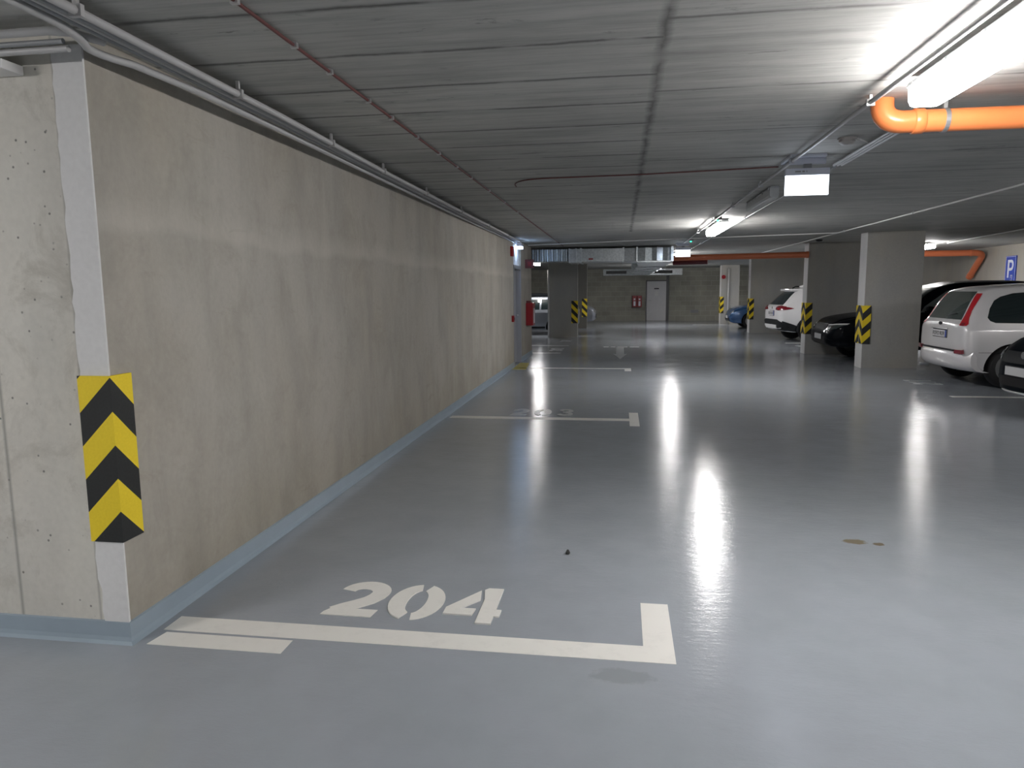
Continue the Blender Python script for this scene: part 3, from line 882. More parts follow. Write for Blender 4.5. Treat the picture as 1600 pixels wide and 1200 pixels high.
# bright corner piece: slightly faceted plan
bm = bmesh.new()
plan = [(.07, 18.02), (.34, 18.0), (.42, 17.93), (.58, 17.90), (.74, 17.93), (.86, 17.90), (1.0, 17.93), (1.12, 17.90), (1.22, 17.94), (1.24, 18.9), (1.24, 19.4), (.07, 19.4)]
prism(bm, [(a + 1.0, b - 18.4) for a, b in plan], ZB - 2.28, ZT - 2.28)
bmesh.ops.recalc_face_normals(bm, faces=bm.faces[:])
obj('corner_section', bm, M['galv'], t)
dpart('flange', [(.36, .40, 17.88, 18.0, ZB - .02, ZT + .02)])
dpart('flange', [(1.20, 1.26, 17.88, 19.4, ZB - .02, ZT + .02)])
# branch running back
bm = bmesh.new()
A = [(.38, 17.98, ZB - .005), (1.24, 17.98, ZB - .005), (1.24, 17.98, ZB + .2), (.38, 17.98, ZB + .2)]
ring = []
for y, xa, xb, za, zb in ((18.0, .40, 1.2, ZB - .03, ZT - .02), (18.6, .40, 1.2, ZB - .06, ZT - .02), (19.4, .45, 1.2, ZB - .06, ZT - .03), (29.6, .42, 1.2, ZB - .06, ZT - .03)):
    ring.append([bm.verts.new((x + 1, y - 18.4, z - 2.28)) for x, z in ((xa, za), (xb, za), (xb, zb), (xa, zb))])
for P_, Q_ in zip(ring, ring[1:]):
    for k in range(4): bm.faces.new((P_[k], P_[(k + 1) % 4], Q_[(k + 1) % 4], Q_[k]))
bm.faces.new(ring[0][::-1]); bm.faces.new(ring[-1])
bmesh.ops.recalc_face_normals(bm, faces=bm.faces[:])
obj('branch_section', bm, M['galv'], t)
for y in (20.6, 22.8, 25, 27.2):
    dpart('flange', [(.38, 1.24, y, y + .05, ZB - .09, ZT)])
dpart('grille_box', [(-.72, 2.45, 29.6, 30.3, 2.17, 2.42)])
dpart('air_grille', [(-.60, .22, 29.58, 29.62, 2.23, 2.35)], 'black')
dpart('air_grille', [(1.10, 2.05, 29.58, 29.62, 2.23, 2.35)], 'black')
for x in (-.60, 1.10):
    dpart('grille_blades', [(x, x + (.82 if x < 0 else .95), 29.565, 29.60, 2.24 + k * .025, 2.245 + k * .025) for k in range(5)], 'conduit_dark')
for x in (-2.0, -.1, .9):
    dpart('hanger_rod', [(x, x + .012, 18.45, 18.462, ZT, CEIL)], 'steel')

# ------------------------------------------------------------------ safety items
t = thing('extinguisher_cabinet', 'red fire extinguisher cabinet at the far end of the left wall', 'cabinet', (WX, 16.8, .77))
obj('cabinet_body', bxm(0.001, .17, -.2, .2, 0, .53, bev=.012), M['red'], t)
obj('cabinet_window', bxm(.17, .174, -.06, .12, .05, .40), M['sign_white'], t)['label'] = 'pale vertical panel'
obj('cabinet_lid', bxm(-.0, .10, -.1, .1, .53, .58), M['red_dark'], t)
for k, x in enumerate((.70, .95)):
    t = thing('extinguisher_cabinet', ['left', 'right'][k] + ' one of two red extinguisher cabinets beside the far door', 'cabinet', (x, Y1, .70), group='pair of red cabinets on the far wall')
    obj('cabinet_body', bxm(-.115, .115, -.2, -.001, 0, .58, bev=.01), M['red'], t)
    obj('cabinet_window', bxm(-.05, .05, -.204, -.2, .06, .30), M['sign_white'], t)
    obj('cabinet_label', bxm(-.04, .04, -.204, -.2, .36, .44), M['sign_white'], t)
o = obj('vent_fitting', bxm(3.5, 3.9, Y1 - .08, Y1 - .01, .4, .55), M['conduit_dark'])
tag(o, 'small grey fitting low on the far wall right of the door', 'fitting')
t = thing('fire_call_point', 'small red fire call point on the left wall before the side door', 'alarm button', (WX, 14.45, .95))
obj('case', bxm(0.0, .05, -.06, .06, 0, .13, bev=.006), M['red'], t)
obj('button', bxm(.05, .056, -.03, .03, .03, .09), M['black'], t)
t = thing('alarm_siren', 'red alarm siren high on the left wall before the side door', 'siren', (WX, 14.35, 2.27))
obj('siren_body', bxm(0.0, .06, -.07, .07, 0, .2, bev=.012), M['red'], t)
t = thing('flag_sign', 'small dark red sign sticking out of the wall above the extinguisher cabinet', 'sign', (WX, 16.55, 2.10))
obj('sign_board', bxm(0.0, .20, -.008, .008, 0, .2), M['red_dark'], t)
obj('sign_print', bxm(.06, .15, -.010, -.008, .05, .15), M['red'], t)
t = thing('emergency_light', 'cold white emergency light at the top of the wall above the side door', 'lamp', (WX, 15.3, 2.47))
obj('light_case', bxm(0.0, .11, -.14, .14, .05, .12, bev=.008), M['sign_case'], t)
obj('light_panel', bxm(0.02, .10, -.12, .12, 0, .05), M['emer'], t)
o = obj('fallen_pebble', None or lathe(bmesh.new(), [(0, 0), (.012, .003), (.014, .012), (.006, .028), (0, .03)], n=7), M['pebble'])
o.location = (-.30, 4.12, 0); tag(o, 'tiny dark bit of debris on the open floor beyond number 204', 'debris')
# parking sign on the right wall
t = thing('parking_sign', 'blue parking sign with a white P on the right wall above the cars', 'sign', (X1, 20.35, 1.66))
obj('sign_panel', bxm(-.03, -.005, -.25, .25, 0, .70, bev=.003), M['sign_blue'], t)
bm = bmesh.new()
for a in (( -.235, .235, .675, .685), (-.235, .235, .015, .025), (-.235, -.225, .015, .685), (.225, .235, .015, .685)): box(bm, -.033, -.03, a[0], a[1], a[2], a[3])
obj('sign_border', bm, M['sign_white'], t)
bm = bmesh.new()
def pf(u, v, q): return (q, -u, v)
prism(bm, rect(-.13, .14, -.055, .60), -.034, -.03, pf)
for q in stroke([(-.06, .565), (.02, .565)] + ell(.03, .46, .085, .105, 90, -90, 10) + [(-.06, .355)], .07): prism(bm, q, -.034, -.03, pf)
bmesh.ops.recalc_face_normals(bm, faces=bm.faces[:])
obj('letter_p', bm, M['sign_white'], t)
bm = bmesh.new()
prism(bm, rect(.03, .12, .05, .2), -.034, -.03, pf); prism(bm, rect(.03, .19, .12, .21), -.034, -.03, pf); prism(bm, rect(.10, .10, .12, .2), -.034, -.03, pf); prism(bm, rect(.03, .06, .12, .08), -.034, -.03, pf)
bmesh.ops.recalc_face_normals(bm, faces=bm.faces[:])
obj('small_symbol', bm, M['conduit_white'], t)
# ------------------------------------------------------------------ cars
def pchip(xs, ys, x):
    n = len(xs)
    if x <= xs[0]: return ys[0]
    if x >= xs[-1]: return ys[-1]
    h = [xs[i + 1] - xs[i] for i in range(n - 1)]
    d = [(ys[i + 1] - ys[i]) / h[i] for i in range(n - 1)]
    m = [d[0]] + [0 if d[i - 1] * d[i] <= 0 else 2 * d[i - 1] * d[i] / (d[i - 1] + d[i]) for i in range(1, n - 1)] + [d[-1]]
    for i in range(n - 1):
        if x <= xs[i + 1]:
            t = (x - xs[i]) / h[i]
            return (ys[i] * (1 + 2 * t) * (1 - t) ** 2 + m[i] * h[i] * t * (1 - t) ** 2 + ys[i + 1] * t * t * (3 - 2 * t) + m[i + 1] * h[i] * t * t * (t - 1))

def catmull(P, n=4):
    out = []
    for i in range(len(P) - 1):
        p0, p1, p2, p3 = P[max(i - 1, 0)], P[i], P[i + 1], P[min(i + 2, len(P) - 1)]
        for k in range(n):
            t = k / n
            out.append(tuple(.5 * (2 * b + (c - a) * t + (2 * a - 5 * b + 4 * c - d) * t * t + (3 * b - a - 3 * c + d) * t ** 3)
                             for a, b, c, d in zip(p0, p1, p2, p3)))
    out.append(tuple(P[-1]))
    return out

def section(s):
    zb, zm, zt, wl, wb, wt = s
    zb2 = zb + .10
    g = zt - zm
    return [(0, zb), (wl * .7, zb), (wl * .97, zb + .02), (wl * 1.005, zb2), (wb, zb + .5 * (zm - zb)), (wb * .992, zm - .09), (wb * .965, zm - .01),
            (wb * .965 + (wt - wb * .965) * .45, zm + g * .45), (wt + .02, zt - min(.10, g * .35)), (wt * .93, zt - min(.025, g * .15)), (wt * .6, zt), (0, zt + .012)]

class Car:
    def __init__(s, name, label, st, paint, X, Y, rz, wheels, rw=.33, cat='car', rim='alloy'):
        s.rimm = rim
        s.L = st[-1][0]
        s.root = thing(name, label, cat, (X, Y, 0), rz)
        xs = [a[0] for a in st]
        N = 70
        samp = sorted(set([round(i / N * s.L, 4) for i in range(N + 1)] + [.015, .03, .05, .08, .11, s.L - .015, s.L - .03, s.L - .05, s.L - .08, s.L - .11] + xs))
        bm = bmesh.new(); rings = []
        for x in samp:
            pr_ = catmull(section([pchip(xs, [a[k] for a in st], x) for k in range(1, 7)]), 4)
            ring = [bm.verts.new((x, y, z)) for y, z in pr_] + [bm.verts.new((x, -y, z)) for y, z in reversed(pr_[1:-1])]
            rings.append(ring)
        n = len(rings[0])
        for A, B in zip(rings, rings[1:]):
            for k in range(n): bm.faces.new((A[k], A[(k + 1) % n], B[(k + 1) % n], B[k]))
        for R_ in (rings[0], rings[-1]):
            zc = sum(v.co.z for v in R_) / n
            prev = R_
            for f in (.7, .35):
                cur = [bm.verts.new((v.co.x, v.co.y * f, zc + (v.co.z - zc) * f)) for v in R_]
                for k in range(n): bm.faces.new((prev[k], prev[(k + 1) % n], cur[(k + 1) % n], cur[k]))
                prev = cur
            bm.faces.new(prev)
        bmesh.ops.recalc_face_normals(bm, faces=bm.faces[:])
        s.bvh = BVHTree.FromBMesh(bm)
        body = obj('car_body', bm, [paint, M['dark']], s.root, smooth=True)
        # wheel wells
        s.W = max(a[5] for a in st)
        cb = bmesh.new()
        for wx in wheels:
            for sd in (-1, 1):
                ya, yb = (s.W - .30) * sd, (s.W + .1) * sd
                c0 = bmesh.new(); lathe(c0, [(0, min(ya, yb)), (rw + .055, min(ya, yb)), (rw + .055, max(ya, yb)), (0, max(ya, yb))], (wx, 0, rw), 'y', 40)
                tmp = bpy.data.meshes.new('t'); c0.to_mesh(tmp); c0.free(); cb.from_mesh(tmp); bpy.data.meshes.remove(tmp)
        for f in cb.faces: f.material_index = 1
        cut = obj('cut', cb, [paint, M['dark']]); cut.matrix_world = s.root.matrix_world
        cut.parent = s.root; cut.matrix_parent_inverse = Matrix.Identity(4); cut.matrix_basis = Matrix.Identity(4)
        md = body.modifiers.new('b', 'BOOLEAN'); md.object = cut; md.operation = 'DIFFERENCE'; md.solver = 'EXACT'
        bpy.context.view_layer.update()
        dg = bpy.context.evaluated_depsgraph_get()
        me = bpy.data.meshes.new_from_object(body.evaluated_get(dg))
        old = body.data; body.modifiers.clear(); body.data = me
        me.set_sharp_from_angle(angle=radians(42))
        bpy.data.objects.remove(cut)
        s.body = body; s.paint = paint; s.rw = rw
        for wx in wheels:
            for sd in (-1, 1): s.wheel(wx, sd, rw)

    def wheel(s, wx, sd, r):
        y = (s.W - .02) * sd          # outer face
        k = -sd
        bm = bmesh.new()
        P = [(r * .66, y + k * .02), (r * .70, y + k * .002), (r * .90, y), (r * .975, y + k * .02), (r, y + k * .05), (r, y + k * .17), (r * .97, y + k * .20), (r * .66, y + k * .20)]
        P = P if sd > 0 else P
        lathe(bm, [(a, b) for a, b in P] + [(r * .66, y + k * .02)], (wx, 0, r), 'y', 40)
        w_ = obj('wheel', bm, M['tyre'], s.root, smooth=True, autosmooth=40)
        bm = bmesh.new()
        lathe(bm, [(r * .665, y + k * .015), (r * .69, y + k * .012), (r * .69, y + k * .05), (r * .64, y + k * .10), (r * .3, y + k * .12), (0, y + k * .12)], (wx, 0, r), 'y', 40)
        for i in range(5):
            a = 2 * pi * i / 5 + .3
            for da in (-.13, .13):
                c_, s_ = cos(a + da), sin(a + da)
                q = [Vector((wx + c_ * u - s_ * v, 0, r + s_ * u + c_ * v)) for u, v in ((r * .10, -.016), (r * .67, -.022), (r * .67, .022), (r * .10, .016))]
                a_ = [bm.verts.new((p.x, y + k * .022, p.z)) for p in q]; b_ = [bm.verts.new((p.x, y + k * .06, p.z)) for p in q]
                bm.faces.new(a_); bm.faces.new(b_[::-1])
                for j in range(4): bm.faces.new((a_[j], a_[(j + 1) % 4], b_[(j + 1) % 4], b_[j]))
        lathe(bm, [(0, y + k * .015), (r * .13, y + k * .015), (r * .15, y + k * .06), (0, y + k * .06)], (wx, 0, r), 'y', 20)
        obj('rim', bm, M[s.rimm], w_, smooth=True, autosmooth=35)

    def patch(s, name, poly, side, mat, off=.004, parent=None, res=.05, label=None, deep=.006):
        """panel that lies on the body: poly (convex) in (u,v), projected from side/rear/front"""
        bm = bmesh.new()
        vs_ = [bm.verts.new((u, v, 0)) for u, v in poly]
        bm.faces.new(vs_)
        us = [p[0] for p in poly]; vv = [p[1] for p in poly]
        for ax, lo, hi in ((0, min(us), max(us)), (1, min(vv), max(vv))):
            k = lo + res
            while k < hi - res * .3:
                co = (k, 0, 0) if ax == 0 else (0, k, 0); no = (1, 0, 0) if ax == 0 else (0, 1, 0)
                bmesh.ops.bisect_plane(bm, geom=bm.verts[:] + bm.edges[:] + bm.faces[:], plane_co=co, plane_no=no)
                k += res
        D = {'L': ((0, 3, 0), (0, -1, 0)), 'R': ((0, -3, 0), (0, 1, 0)), 'rear': ((-3, 0, 0), (1, 0, 0)), 'front': ((s.L + 3, 0, 0), (-1, 0, 0)), 'top': ((0, 0, 4), (0, 0, -1))}[side]
        o0, d0 = Vector(D[0]), Vector(D[1])
        bm.verts.ensure_lookup_table()
        hit = {}
        inner = {}
        for v in list(bm.verts):
            u, q = v.co.x, v.co.y
            org = Vector((u, o0.y, q)) if side in 'LR' else (Vector((u, q, o0.z)) if side == 'top' else Vector((o0.x, u, q)))
            h, nrm, _, _ = s.bvh.ray_cast(org, d0)
            if h is None:
                h, nrm, _, _ = s.bvh.find_nearest(org - d0 * (org.dot(d0)) + d0 * (s.L * .5 if side in ('rear', 'front') else 0))
            if nrm.dot(d0) > 0: nrm = -nrm
            hit[v] = (h + nrm * off, h - nrm * deep)
        bd = [e for e in bm.edges if len(e.link_faces) == 1]
        low_ = {}
        for e in bd:
            for v in e.verts:
                if v not in low_: low_[v] = bm.verts.new(hit[v][1])
        for e in bd: bm.faces.new((e.verts[0], e.verts[1], low_[e.verts[1]], low_[e.verts[0]]))
        for v, (a, _) in hit.items(): v.co = a
        bmesh.ops.recalc_face_normals(bm, faces=bm.faces[:])
        o = obj(name, bm, mat, parent or s.root, smooth=True, autosmooth=35)
        if label: o['label'] = label
        return o

    def corner_strip(s, name, rows, sd, mat, off=.012, parent=None):
        """lamp that wraps a rear corner; rows of (z, inner y, outer x)"""
        bm = bmesh.new(); G = []
        for z, yi, xo in rows:
            a = s.bvh.ray_cast(Vector((-3, yi * sd, z)), Vector((1, 0, 0)))[0]
            b_ = s.bvh.ray_cast(Vector((xo, 3 * sd, z)), Vector((0, -sd, 0)))[0]
            n = Vector((-1, sd, 0)).normalized(); row = []
            for i in range(7):
                q = a.lerp(b_, i / 6)
                h, nn, _, _ = s.bvh.ray_cast(q + n * .4, -n)
                if h is None: h, nn = q, n
                row.append((h + n * off, h - n * .01))
            G.append([(bm.verts.new(p), bm.verts.new(q)) for p, q in row])
        R_, C_ = len(G), 7
        for i in range(R_ - 1):
            for j in range(C_ - 1):
                bm.faces.new((G[i][j][0], G[i][j + 1][0], G[i + 1][j + 1][0], G[i + 1][j][0]))
                bm.faces.new((G[i][j][1], G[i + 1][j][1], G[i + 1][j + 1][1], G[i][j + 1][1]))
        for i in range(R_ - 1):
            for j in (0, C_ - 1): bm.faces.new((G[i][j][0], G[i + 1][j][0], G[i + 1][j][1], G[i][j][1]))
        for j in range(C_ - 1):
            for i in (0, R_ - 1): bm.faces.new((G[i][j][0], G[i][j + 1][0], G[i][j + 1][1], G[i][j][1]))
        bmesh.ops.recalc_face_normals(bm, faces=bm.faces[:])
        return obj(name, bm, mat, parent or s.root, smooth=True, autosmooth=35)

    def both(s, name, poly, mat, **k):
        a = s.patch(name, poly, 'L', mat, **k); b = s.patch(name, poly, 'R', mat, **k); return a, b

    def plate(s, x, z, h=.11, wd=.52, face=-1, y=0.0, txt=True, tilt=0):
        bm = bmesh.new()
        a, b = (x, x + .012)
        if face > 0: a, b = x - .012, x
        box(bm, a, b, y - wd / 2 - .012, y + wd / 2 + .012, z - h / 2 - .012, z + h / 2 + .012)
        o = obj('plate_frame', bm, M['black'], s.root)
        p = obj('licence_plate', bxm(*(sorted((x + face * .004, x + face * .002 + .006))), y - wd / 2, y + wd / 2, z - h / 2, z + h / 2), M['plate'], s.root)
        fx = x + face * .004
        e = obj('blue_band', bxm(*sorted((fx + face * .002, fx)), *(sorted((y - face * -1 * (wd / 2 - .045) * -1, y + face * wd / 2 * 1)) if False else sorted((y + face * -1 * (wd / 2) * -1, y + face * (wd / 2 - .045)))), z - h / 2, z + h / 2), M['plate_blue'], p)
        bm = bmesh.new()
        for k in range(7):
            yy = y + face * (wd / 2 - .085 - k * .06 - (.02 if k > 2 else 0))
            for (du, dv, ww, hh) in ((0, 0, .008, h * .6), (.03, 0, .008, h * .6), (.015, h * .26, .03, .01), (.015, -h * .26 if k % 2 else 0, .03, .01)):
                c = yy - face * du
                box(bm, *sorted((fx + face * .002, fx)), c - ww / 2, c + ww / 2, z + dv - hh / 2, z + dv + hh / 2)
        obj('plate_characters', bm, M['plate_ink'], p)
        return p

    def mirror(s, x, z, mat, sd=(-1, 1)):
        for k in sd:
            h, nrm, _, _ = s.bvh.ray_cast(Vector((x, 3 * k, z)), Vector((0, -k, 0)))
            y0 = h.y if h else s.W * k
            bm = bmesh.new()
            lathe(bm, [(0, -.075), (.05, -.07), (.075, -.03), (.08, .03), (.06, .06), (0, .066)], (0, 0, 0), 'x', 16)
            for v in bm.verts:
                v.co.y *= 1.35; v.co.z *= .95
                v.co += Vector((x, y0 + k * .17, z + .06))
            bx = [(x - .02, x + .04), (y0 - k * .02, y0 + k * .14), (z - .01, z + .03)]
            box(bm, *bx[0], *sorted(bx[1]), *bx[2])
            obj('door_mirror', bm, mat, s.root, smooth=True, autosmooth=50)

def mirror_y(p): return [(-u, v) for u, v in reversed(p)]

# --- silver estate-like family car, rear to the lane
st = [(0.00, .42, .93, 1.00, .60, .70, .60), (.03, .34, .935, 1.04, .76, .82, .64), (.10, .30, .94, 1.17, .82, .875, .655), (.20, .27, .95, 1.36, .85, .90, .635), (.34, .25, .96, 1.53, .87, .91, .60),
      (.55, .24, .96, 1.58, .875, .915, .60), (1.4, .23, .96, 1.62, .88, .915, .62), (2.2, .23, .96, 1.61, .88, .915, .62), (2.75, .23, .96, 1.50, .88, .915, .58), (3.25, .23, .95, 1.20, .88, .915, .62),
      (3.5, .23, .93, 1.06, .88, .91, .70), (4.0, .24, .84, .92, .85, .90, .66), (4.22, .28, .70, .77, .78, .84, .60), (4.33, .34, .60, .64, .64, .70, .50)]
c = Car('silver_family_car', 'silver family car parked with its rear and tall red tail lamps to the lane', st, M['silver'], 5.28, 12.80, 0, (.68, 3.48), .325)
c.patch('rear_window', [(-.59, 1.06), (.59, 1.06), (.57, 1.16), (.48, 1.50), (-.48, 1.50), (-.57, 1.16)], 'rear', M['glass_grey'])
for k in (1, -1):
    rows = [(.975, .645, .055), (1.0, .635, .08), (1.1, .615, .12), (1.2, .60, .165), (1.3, .575, .225), (1.4, .54, .29), (1.475, .505, .335)]
    tl = c.corner_strip('tail_lamp', rows, k, M['tail'])
    c.corner_strip('tail_lamp_base', [(.972, .67, .03), (1.0, .66, .052), (1.02, .655, .06)], k, M['tail_dark'], off=.018, parent=tl)
    P = [(.63, .535), (.80, .54), (.80, .60), (.63, .595)]
    c.patch('rear_reflector', P if k > 0 else mirror_y(P), 'rear', M['tail_dark'], off=.045)
# bumper
bm = bmesh.new()
yy = [i / 12 * .80 for i in range(-12, 13)]
rows = [(.015, .575), (-.055, .560), (-.085, .50), (-.085, .40), (-.06, .33), (.0, .275), (.10, .25)]
grid = [[bm.verts.new((dx + .34 * abs(y / .80) ** 4.0 * .55 + (.0 if abs(y) < .7 else .0), y * (1.0 + (.10 if abs(y) > .5 else .1 * abs(y) / .5) * 1.0), z - .02 * (1 - abs(y / .8) ** 2) * 0)) for y in yy] for dx, z in rows]
for A, B in zip(grid, grid[1:]):
    for k in range(len(yy) - 1): bm.faces.new((A[k], A[k + 1], B[k + 1], B[k]))
ext = bmesh.ops.extrude_face_region(bm, geom=bm.faces[:])
for v in [g for g in ext['geom'] if isinstance(g, bmesh.types.BMVert)]: v.co.x += .09
bmesh.ops.recalc_face_normals(bm, faces=bm.faces[:])
bmp = obj('rear_bumper', bm, M['silver'], c.root, smooth=True, autosmooth=40)
obj('bumper_step', bxm(-.05, .02, -.60, .60, .566, .585, bev=.005), M['cladding'], bmp)
c.plate(-.008, .82, wd=.50)
bm = bmesh.new(); tube(bm, [(-.02, -.30, .905), (-.025, .30, .905)], .010); obj('tailgate_handle', bm, M['silver'], c.root, smooth=True)
o = obj('badge', lathe(bmesh.new(), [(0, -.012), (.038, -.012), (.038, .0), (0, .0)], (0, 0, 0), 'x', 20), M['cladding'], c.root)
o.location = (.0, 0, .985); o.scale = (1, 1.5, .7)
obj('rear_wiper', tube(bmesh.new(), [(.055, 0, 1.085), (.075, -.35, 1.16)], .008), M['black'], c.root)
c.both('side_window', [(.33, 1.10), (.36, 1.05), (.43, 1.02), (1.02, 1.01), (1.05, 1.05), (1.05, 1.46), (1.0, 1.49), (.74, 1.47), (.56, 1.42), (.46, 1.36), (.38, 1.24)], M['glass'])
c.both('side_window', [(1.12, 1.01), (2.0, 1.01), (1.98, 1.50), (1.12, 1.50)], M['glass'])
c.both('side_window', [(2.06, 1.01), (3.05, 1.02), (2.55, 1.47), (2.06, 1.50)], M['glass'])
c.patch('windscreen', [(-.62, 1.12), (.62, 1.12), (.53, 1.48), (-.53, 1.48)], 'front', M['glass'])
c.both('fuel_flap', [(.93 + .085 * cos(a * pi / 8), .86 + .075 * sin(a * pi / 8)) for a in range(16)], M['silver'], off=.003)
c.both('panel_seam', [(.20, .562), (.52, .562), (.52, .567), (.20, .567)], M['cladding'], off=.002)
c.mirror(2.85, 1.0, M['silver'])
bm = bmesh.new(); lathe(bm, [(.022, -.10), (.03, -.10), (.03, .05), (.022, .05)], (0, 0, 0), 'x', 14); 
for v in bm.verts: v.co += Vector((.02, .55, .25))
obj('exhaust_pipe', bm, M['steel'], c.root)

# --- dark SUV, nose to the lane, between two columns
st = [(0.00, .45, 1.00, 1.05, .60, .72, .60), (.06, .36, 1.0, 1.15, .78, .86, .66), (.25, .30, 1.0, 1.50, .86, .91, .62), (.5, .28, 1.0, 1.64, .88, .92, .60), (1.1, .27, .99, 1.70, .89, .925, .62), (2.0, .27, .98, 1.69, .89, .925, .62),
      (2.45, .27, .98, 1.61, .89, .925, .60), (3.05, .27, .98, 1.26, .89, .92, .64), (3.3, .27, .96, 1.10, .89, .915, .72), (4.0, .28, .90, 1.01, .87, .905, .70), (4.42, .32, .80, .93, .82, .88, .66), (4.58, .34, .70, .82, .74, .80, .58), (4.68, .40, .60, .66, .60, .66, .46)]
c = Car('dark_sport_utility_car', 'large black car parked nose out between two columns, half hidden by the wide one', st, M['blackcar'], 4.36 + 4.68, 16.65, pi, (.80, 3.74), .345)
c.patch('grille', [(-.36, .62), (.36, .62), (.44, .76), (.40, .80), (-.40, .80), (-.44, .76)], 'front', M['cladding'], off=.006)
c.patch('lower_grille', [(-.50, .40), (.50, .40), (.46, .54), (-.46, .54)], 'front', M['dark'], off=.006)
for k in (1, -1):
    P = [(.48, .70), (.62, .68), (.80, .72), (.86, .80), (.74, .80), (.50, .77)]
    hl = c.patch('headlamp', P if k > 0 else mirror_y(P), 'front', M['lens'] if False else M['glass_grey'], off=.008, res=.03)
    P = [(.47, .775), (.86, .808), (.86, .830), (.47, .797)]
    c.patch('white_chrome_strip', P if k > 0 else mirror_y(P), 'front', M['white'], off=.014, parent=hl, res=.03)  # chrome arc, its bright reflection painted in as white
    P = [(.60, .70), (.66, .70), (.68, .735), (.63, .76), (.58, .735)]
    c.patch('projector_lens', P if k > 0 else mirror_y(P), 'front', M['chrome'], off=.02, parent=hl, res=.03)
    P = [(.40, .66), (.47, .64), (.475, .68), (.41, .70)]
    c.patch('fog_trim', P if k > 0 else mirror_y(P), 'front', M['chrome'], off=.012, res=.03)
c.patch('chrome_bar', [(-.40, .80), (.40, .80), (.42, .815), (-.42, .815)], 'front', M['chrome'], off=.012)
c.plate(4.69, .53, face=1)
c.patch('windscreen', [(-.66, 1.16), (.66, 1.16), (.56, 1.57), (-.56, 1.57)], 'front', M['glass_grey'])
c.both('side_window', [(1.90, 1.06), (2.92, 1.06), (2.82, 1.18), (2.36, 1.50), (1.90, 1.57)], M['glass_pale'])
c.both('side_window', [(1.10, 1.06), (1.83, 1.06), (1.83, 1.57), (1.10, 1.58)], M['glass_grey'])
c.both('side_window', [(.50, 1.10), (1.03, 1.07), (1.03, 1.56), (.62, 1.50)], M['glass_grey'])
c.both('dark_sill', [(1.20, .29), (3.30, .29), (3.30, .42), (1.20, .42)], M['cladding'], off=.008)
c.mirror(2.80, 1.06, M['blackcar'])
c.both('door_handle', [(1.98, .93), (2.16, .93), (2.16, .955), (1.98, .955)], M['chrome'], off=.02)

# --- white SUV, rear to the lane
st = [(0.00, .46, .98, 1.02, .55, .64, .55), (.03, .40, .985, 1.05, .70, .77, .62), (.10, .34, .99, 1.10, .78, .85, .66), (.22, .30, 1.0, 1.22, .83, .89, .66), (.42, .28, 1.0, 1.42, .87, .905, .62), (.60, .28, 1.0, 1.55, .88, .91, .58),
      (1.3, .27, 1.0, 1.62, .89, .91, .60), (2.2, .27, .99, 1.61, .89, .91, .60), (2.7, .27, .98, 1.50, .89, .91, .57), (3.3, .27, .97, 1.15, .89, .91, .66), (3.9, .28, .90, 1.0, .86, .90, .68), (4.25, .34, .78, .88, .76, .82, .60), (4.38, .42, .62, .70, .58, .64, .46)]
c = Car('white_sport_utility_car', 'white high car with dark lower trim, rear to the lane behind a column', st, M['whitecar'], 4.58, 22.75, radians(6), (.88, 3.5), .35, rim='alloy_dark')
c.patch('rear_window', [(-.62, 1.09), (.62, 1.09), (.56, 1.30), (.50, 1.47), (-.50, 1.47), (-.56, 1.30)], 'rear', M['glass'])
for k in (1, -1):
    P = [(.38, .95), (.60, .93), (.80, .945), (.80, 1.04), (.66, 1.06), (.50, 1.05), (.40, 1.0)]
    tl = c.patch('tail_lamp', P if k > 0 else mirror_y(P), 'rear', M['tail_dark'], off=.02, res=.03)
    P = [(.50, .97), (.66, .96), (.66, .99), (.50, 1.0)]
    c.patch('bright_red_strip', P if k > 0 else mirror_y(P), 'rear', M['tail'], off=.026, parent=tl, res=.03)  # brighter red strip inside the dark red lamp
c.both('tail_lamp_wrap', [(.08, .945), (.26, .965), (.36, .985), (.28, 1.01), (.08, 1.04)], M['tail_dark'], off=.016, res=.04)
c.patch('lower_bumper', [(-.60, .42), (.60, .42), (.86, .44), (.86, .57), (.50, .66), (-.50, .66), (-.86, .57), (-.86, .44)], 'rear', M['cladding'], off=.03)
c.patch('skid_plate', [(-.50, .40), (.50, .40), (.54, .50), (-.54, .50)], 'rear', M['white'], off=.045)
c.both('arch_trim', [(.88 + .45 * cos(a * pi / 10), .35 + .45 * sin(a * pi / 10)) for a in range(0, 11)] , M['cladding'], off=.004, res=.06) if False else None
c.both('side_cladding', [(.06, .36), (.52, .30), (.50, .46), (.36, .52), (.06, .62)], M['cladding'], off=.02)
c.both('side_cladding', [(1.28, .29), (3.1, .29), (3.1, .46), (1.28, .46)], M['cladding'], off=.012)
bm = bmesh.new()
for wx in (.88, 3.5):
    for sd in (1, -1):
        rr = [.385, .445]
        for a0 in range(14):
            t0, t1 = pi * (a0 / 14) , pi * ((a0 + 1) / 14)
            q = [(wx + r_ * cos(t), .35 + r_ * sin(t)) for r_, t in ((.40, t0), (.45, t0), (.45, t1), (.40, t1))]
            yb, ya = .90 * sd, .935 * sd
            A_ = [bm.verts.new((u, ya, v)) for u, v in q]; B_ = [bm.verts.new((u, yb, v)) for u, v in q]
            bm.faces.new(A_); bm.faces.new(B_[::-1])
            for j in range(4): bm.faces.new((A_[j], A_[(j + 1) % 4], B_[(j + 1) % 4], B_[j]))
bmesh.ops.recalc_face_normals(bm, faces=bm.faces[:])
obj('arch_trim', bm, M['cladding'], c.root)
c.plate(-.01, .84, h=.14, wd=.40)
o = obj('roof_spoiler', None or bxm(.40, .70, -.55, .55, 1.50, 1.56, bev=.02), M['whitecar'], c.root)
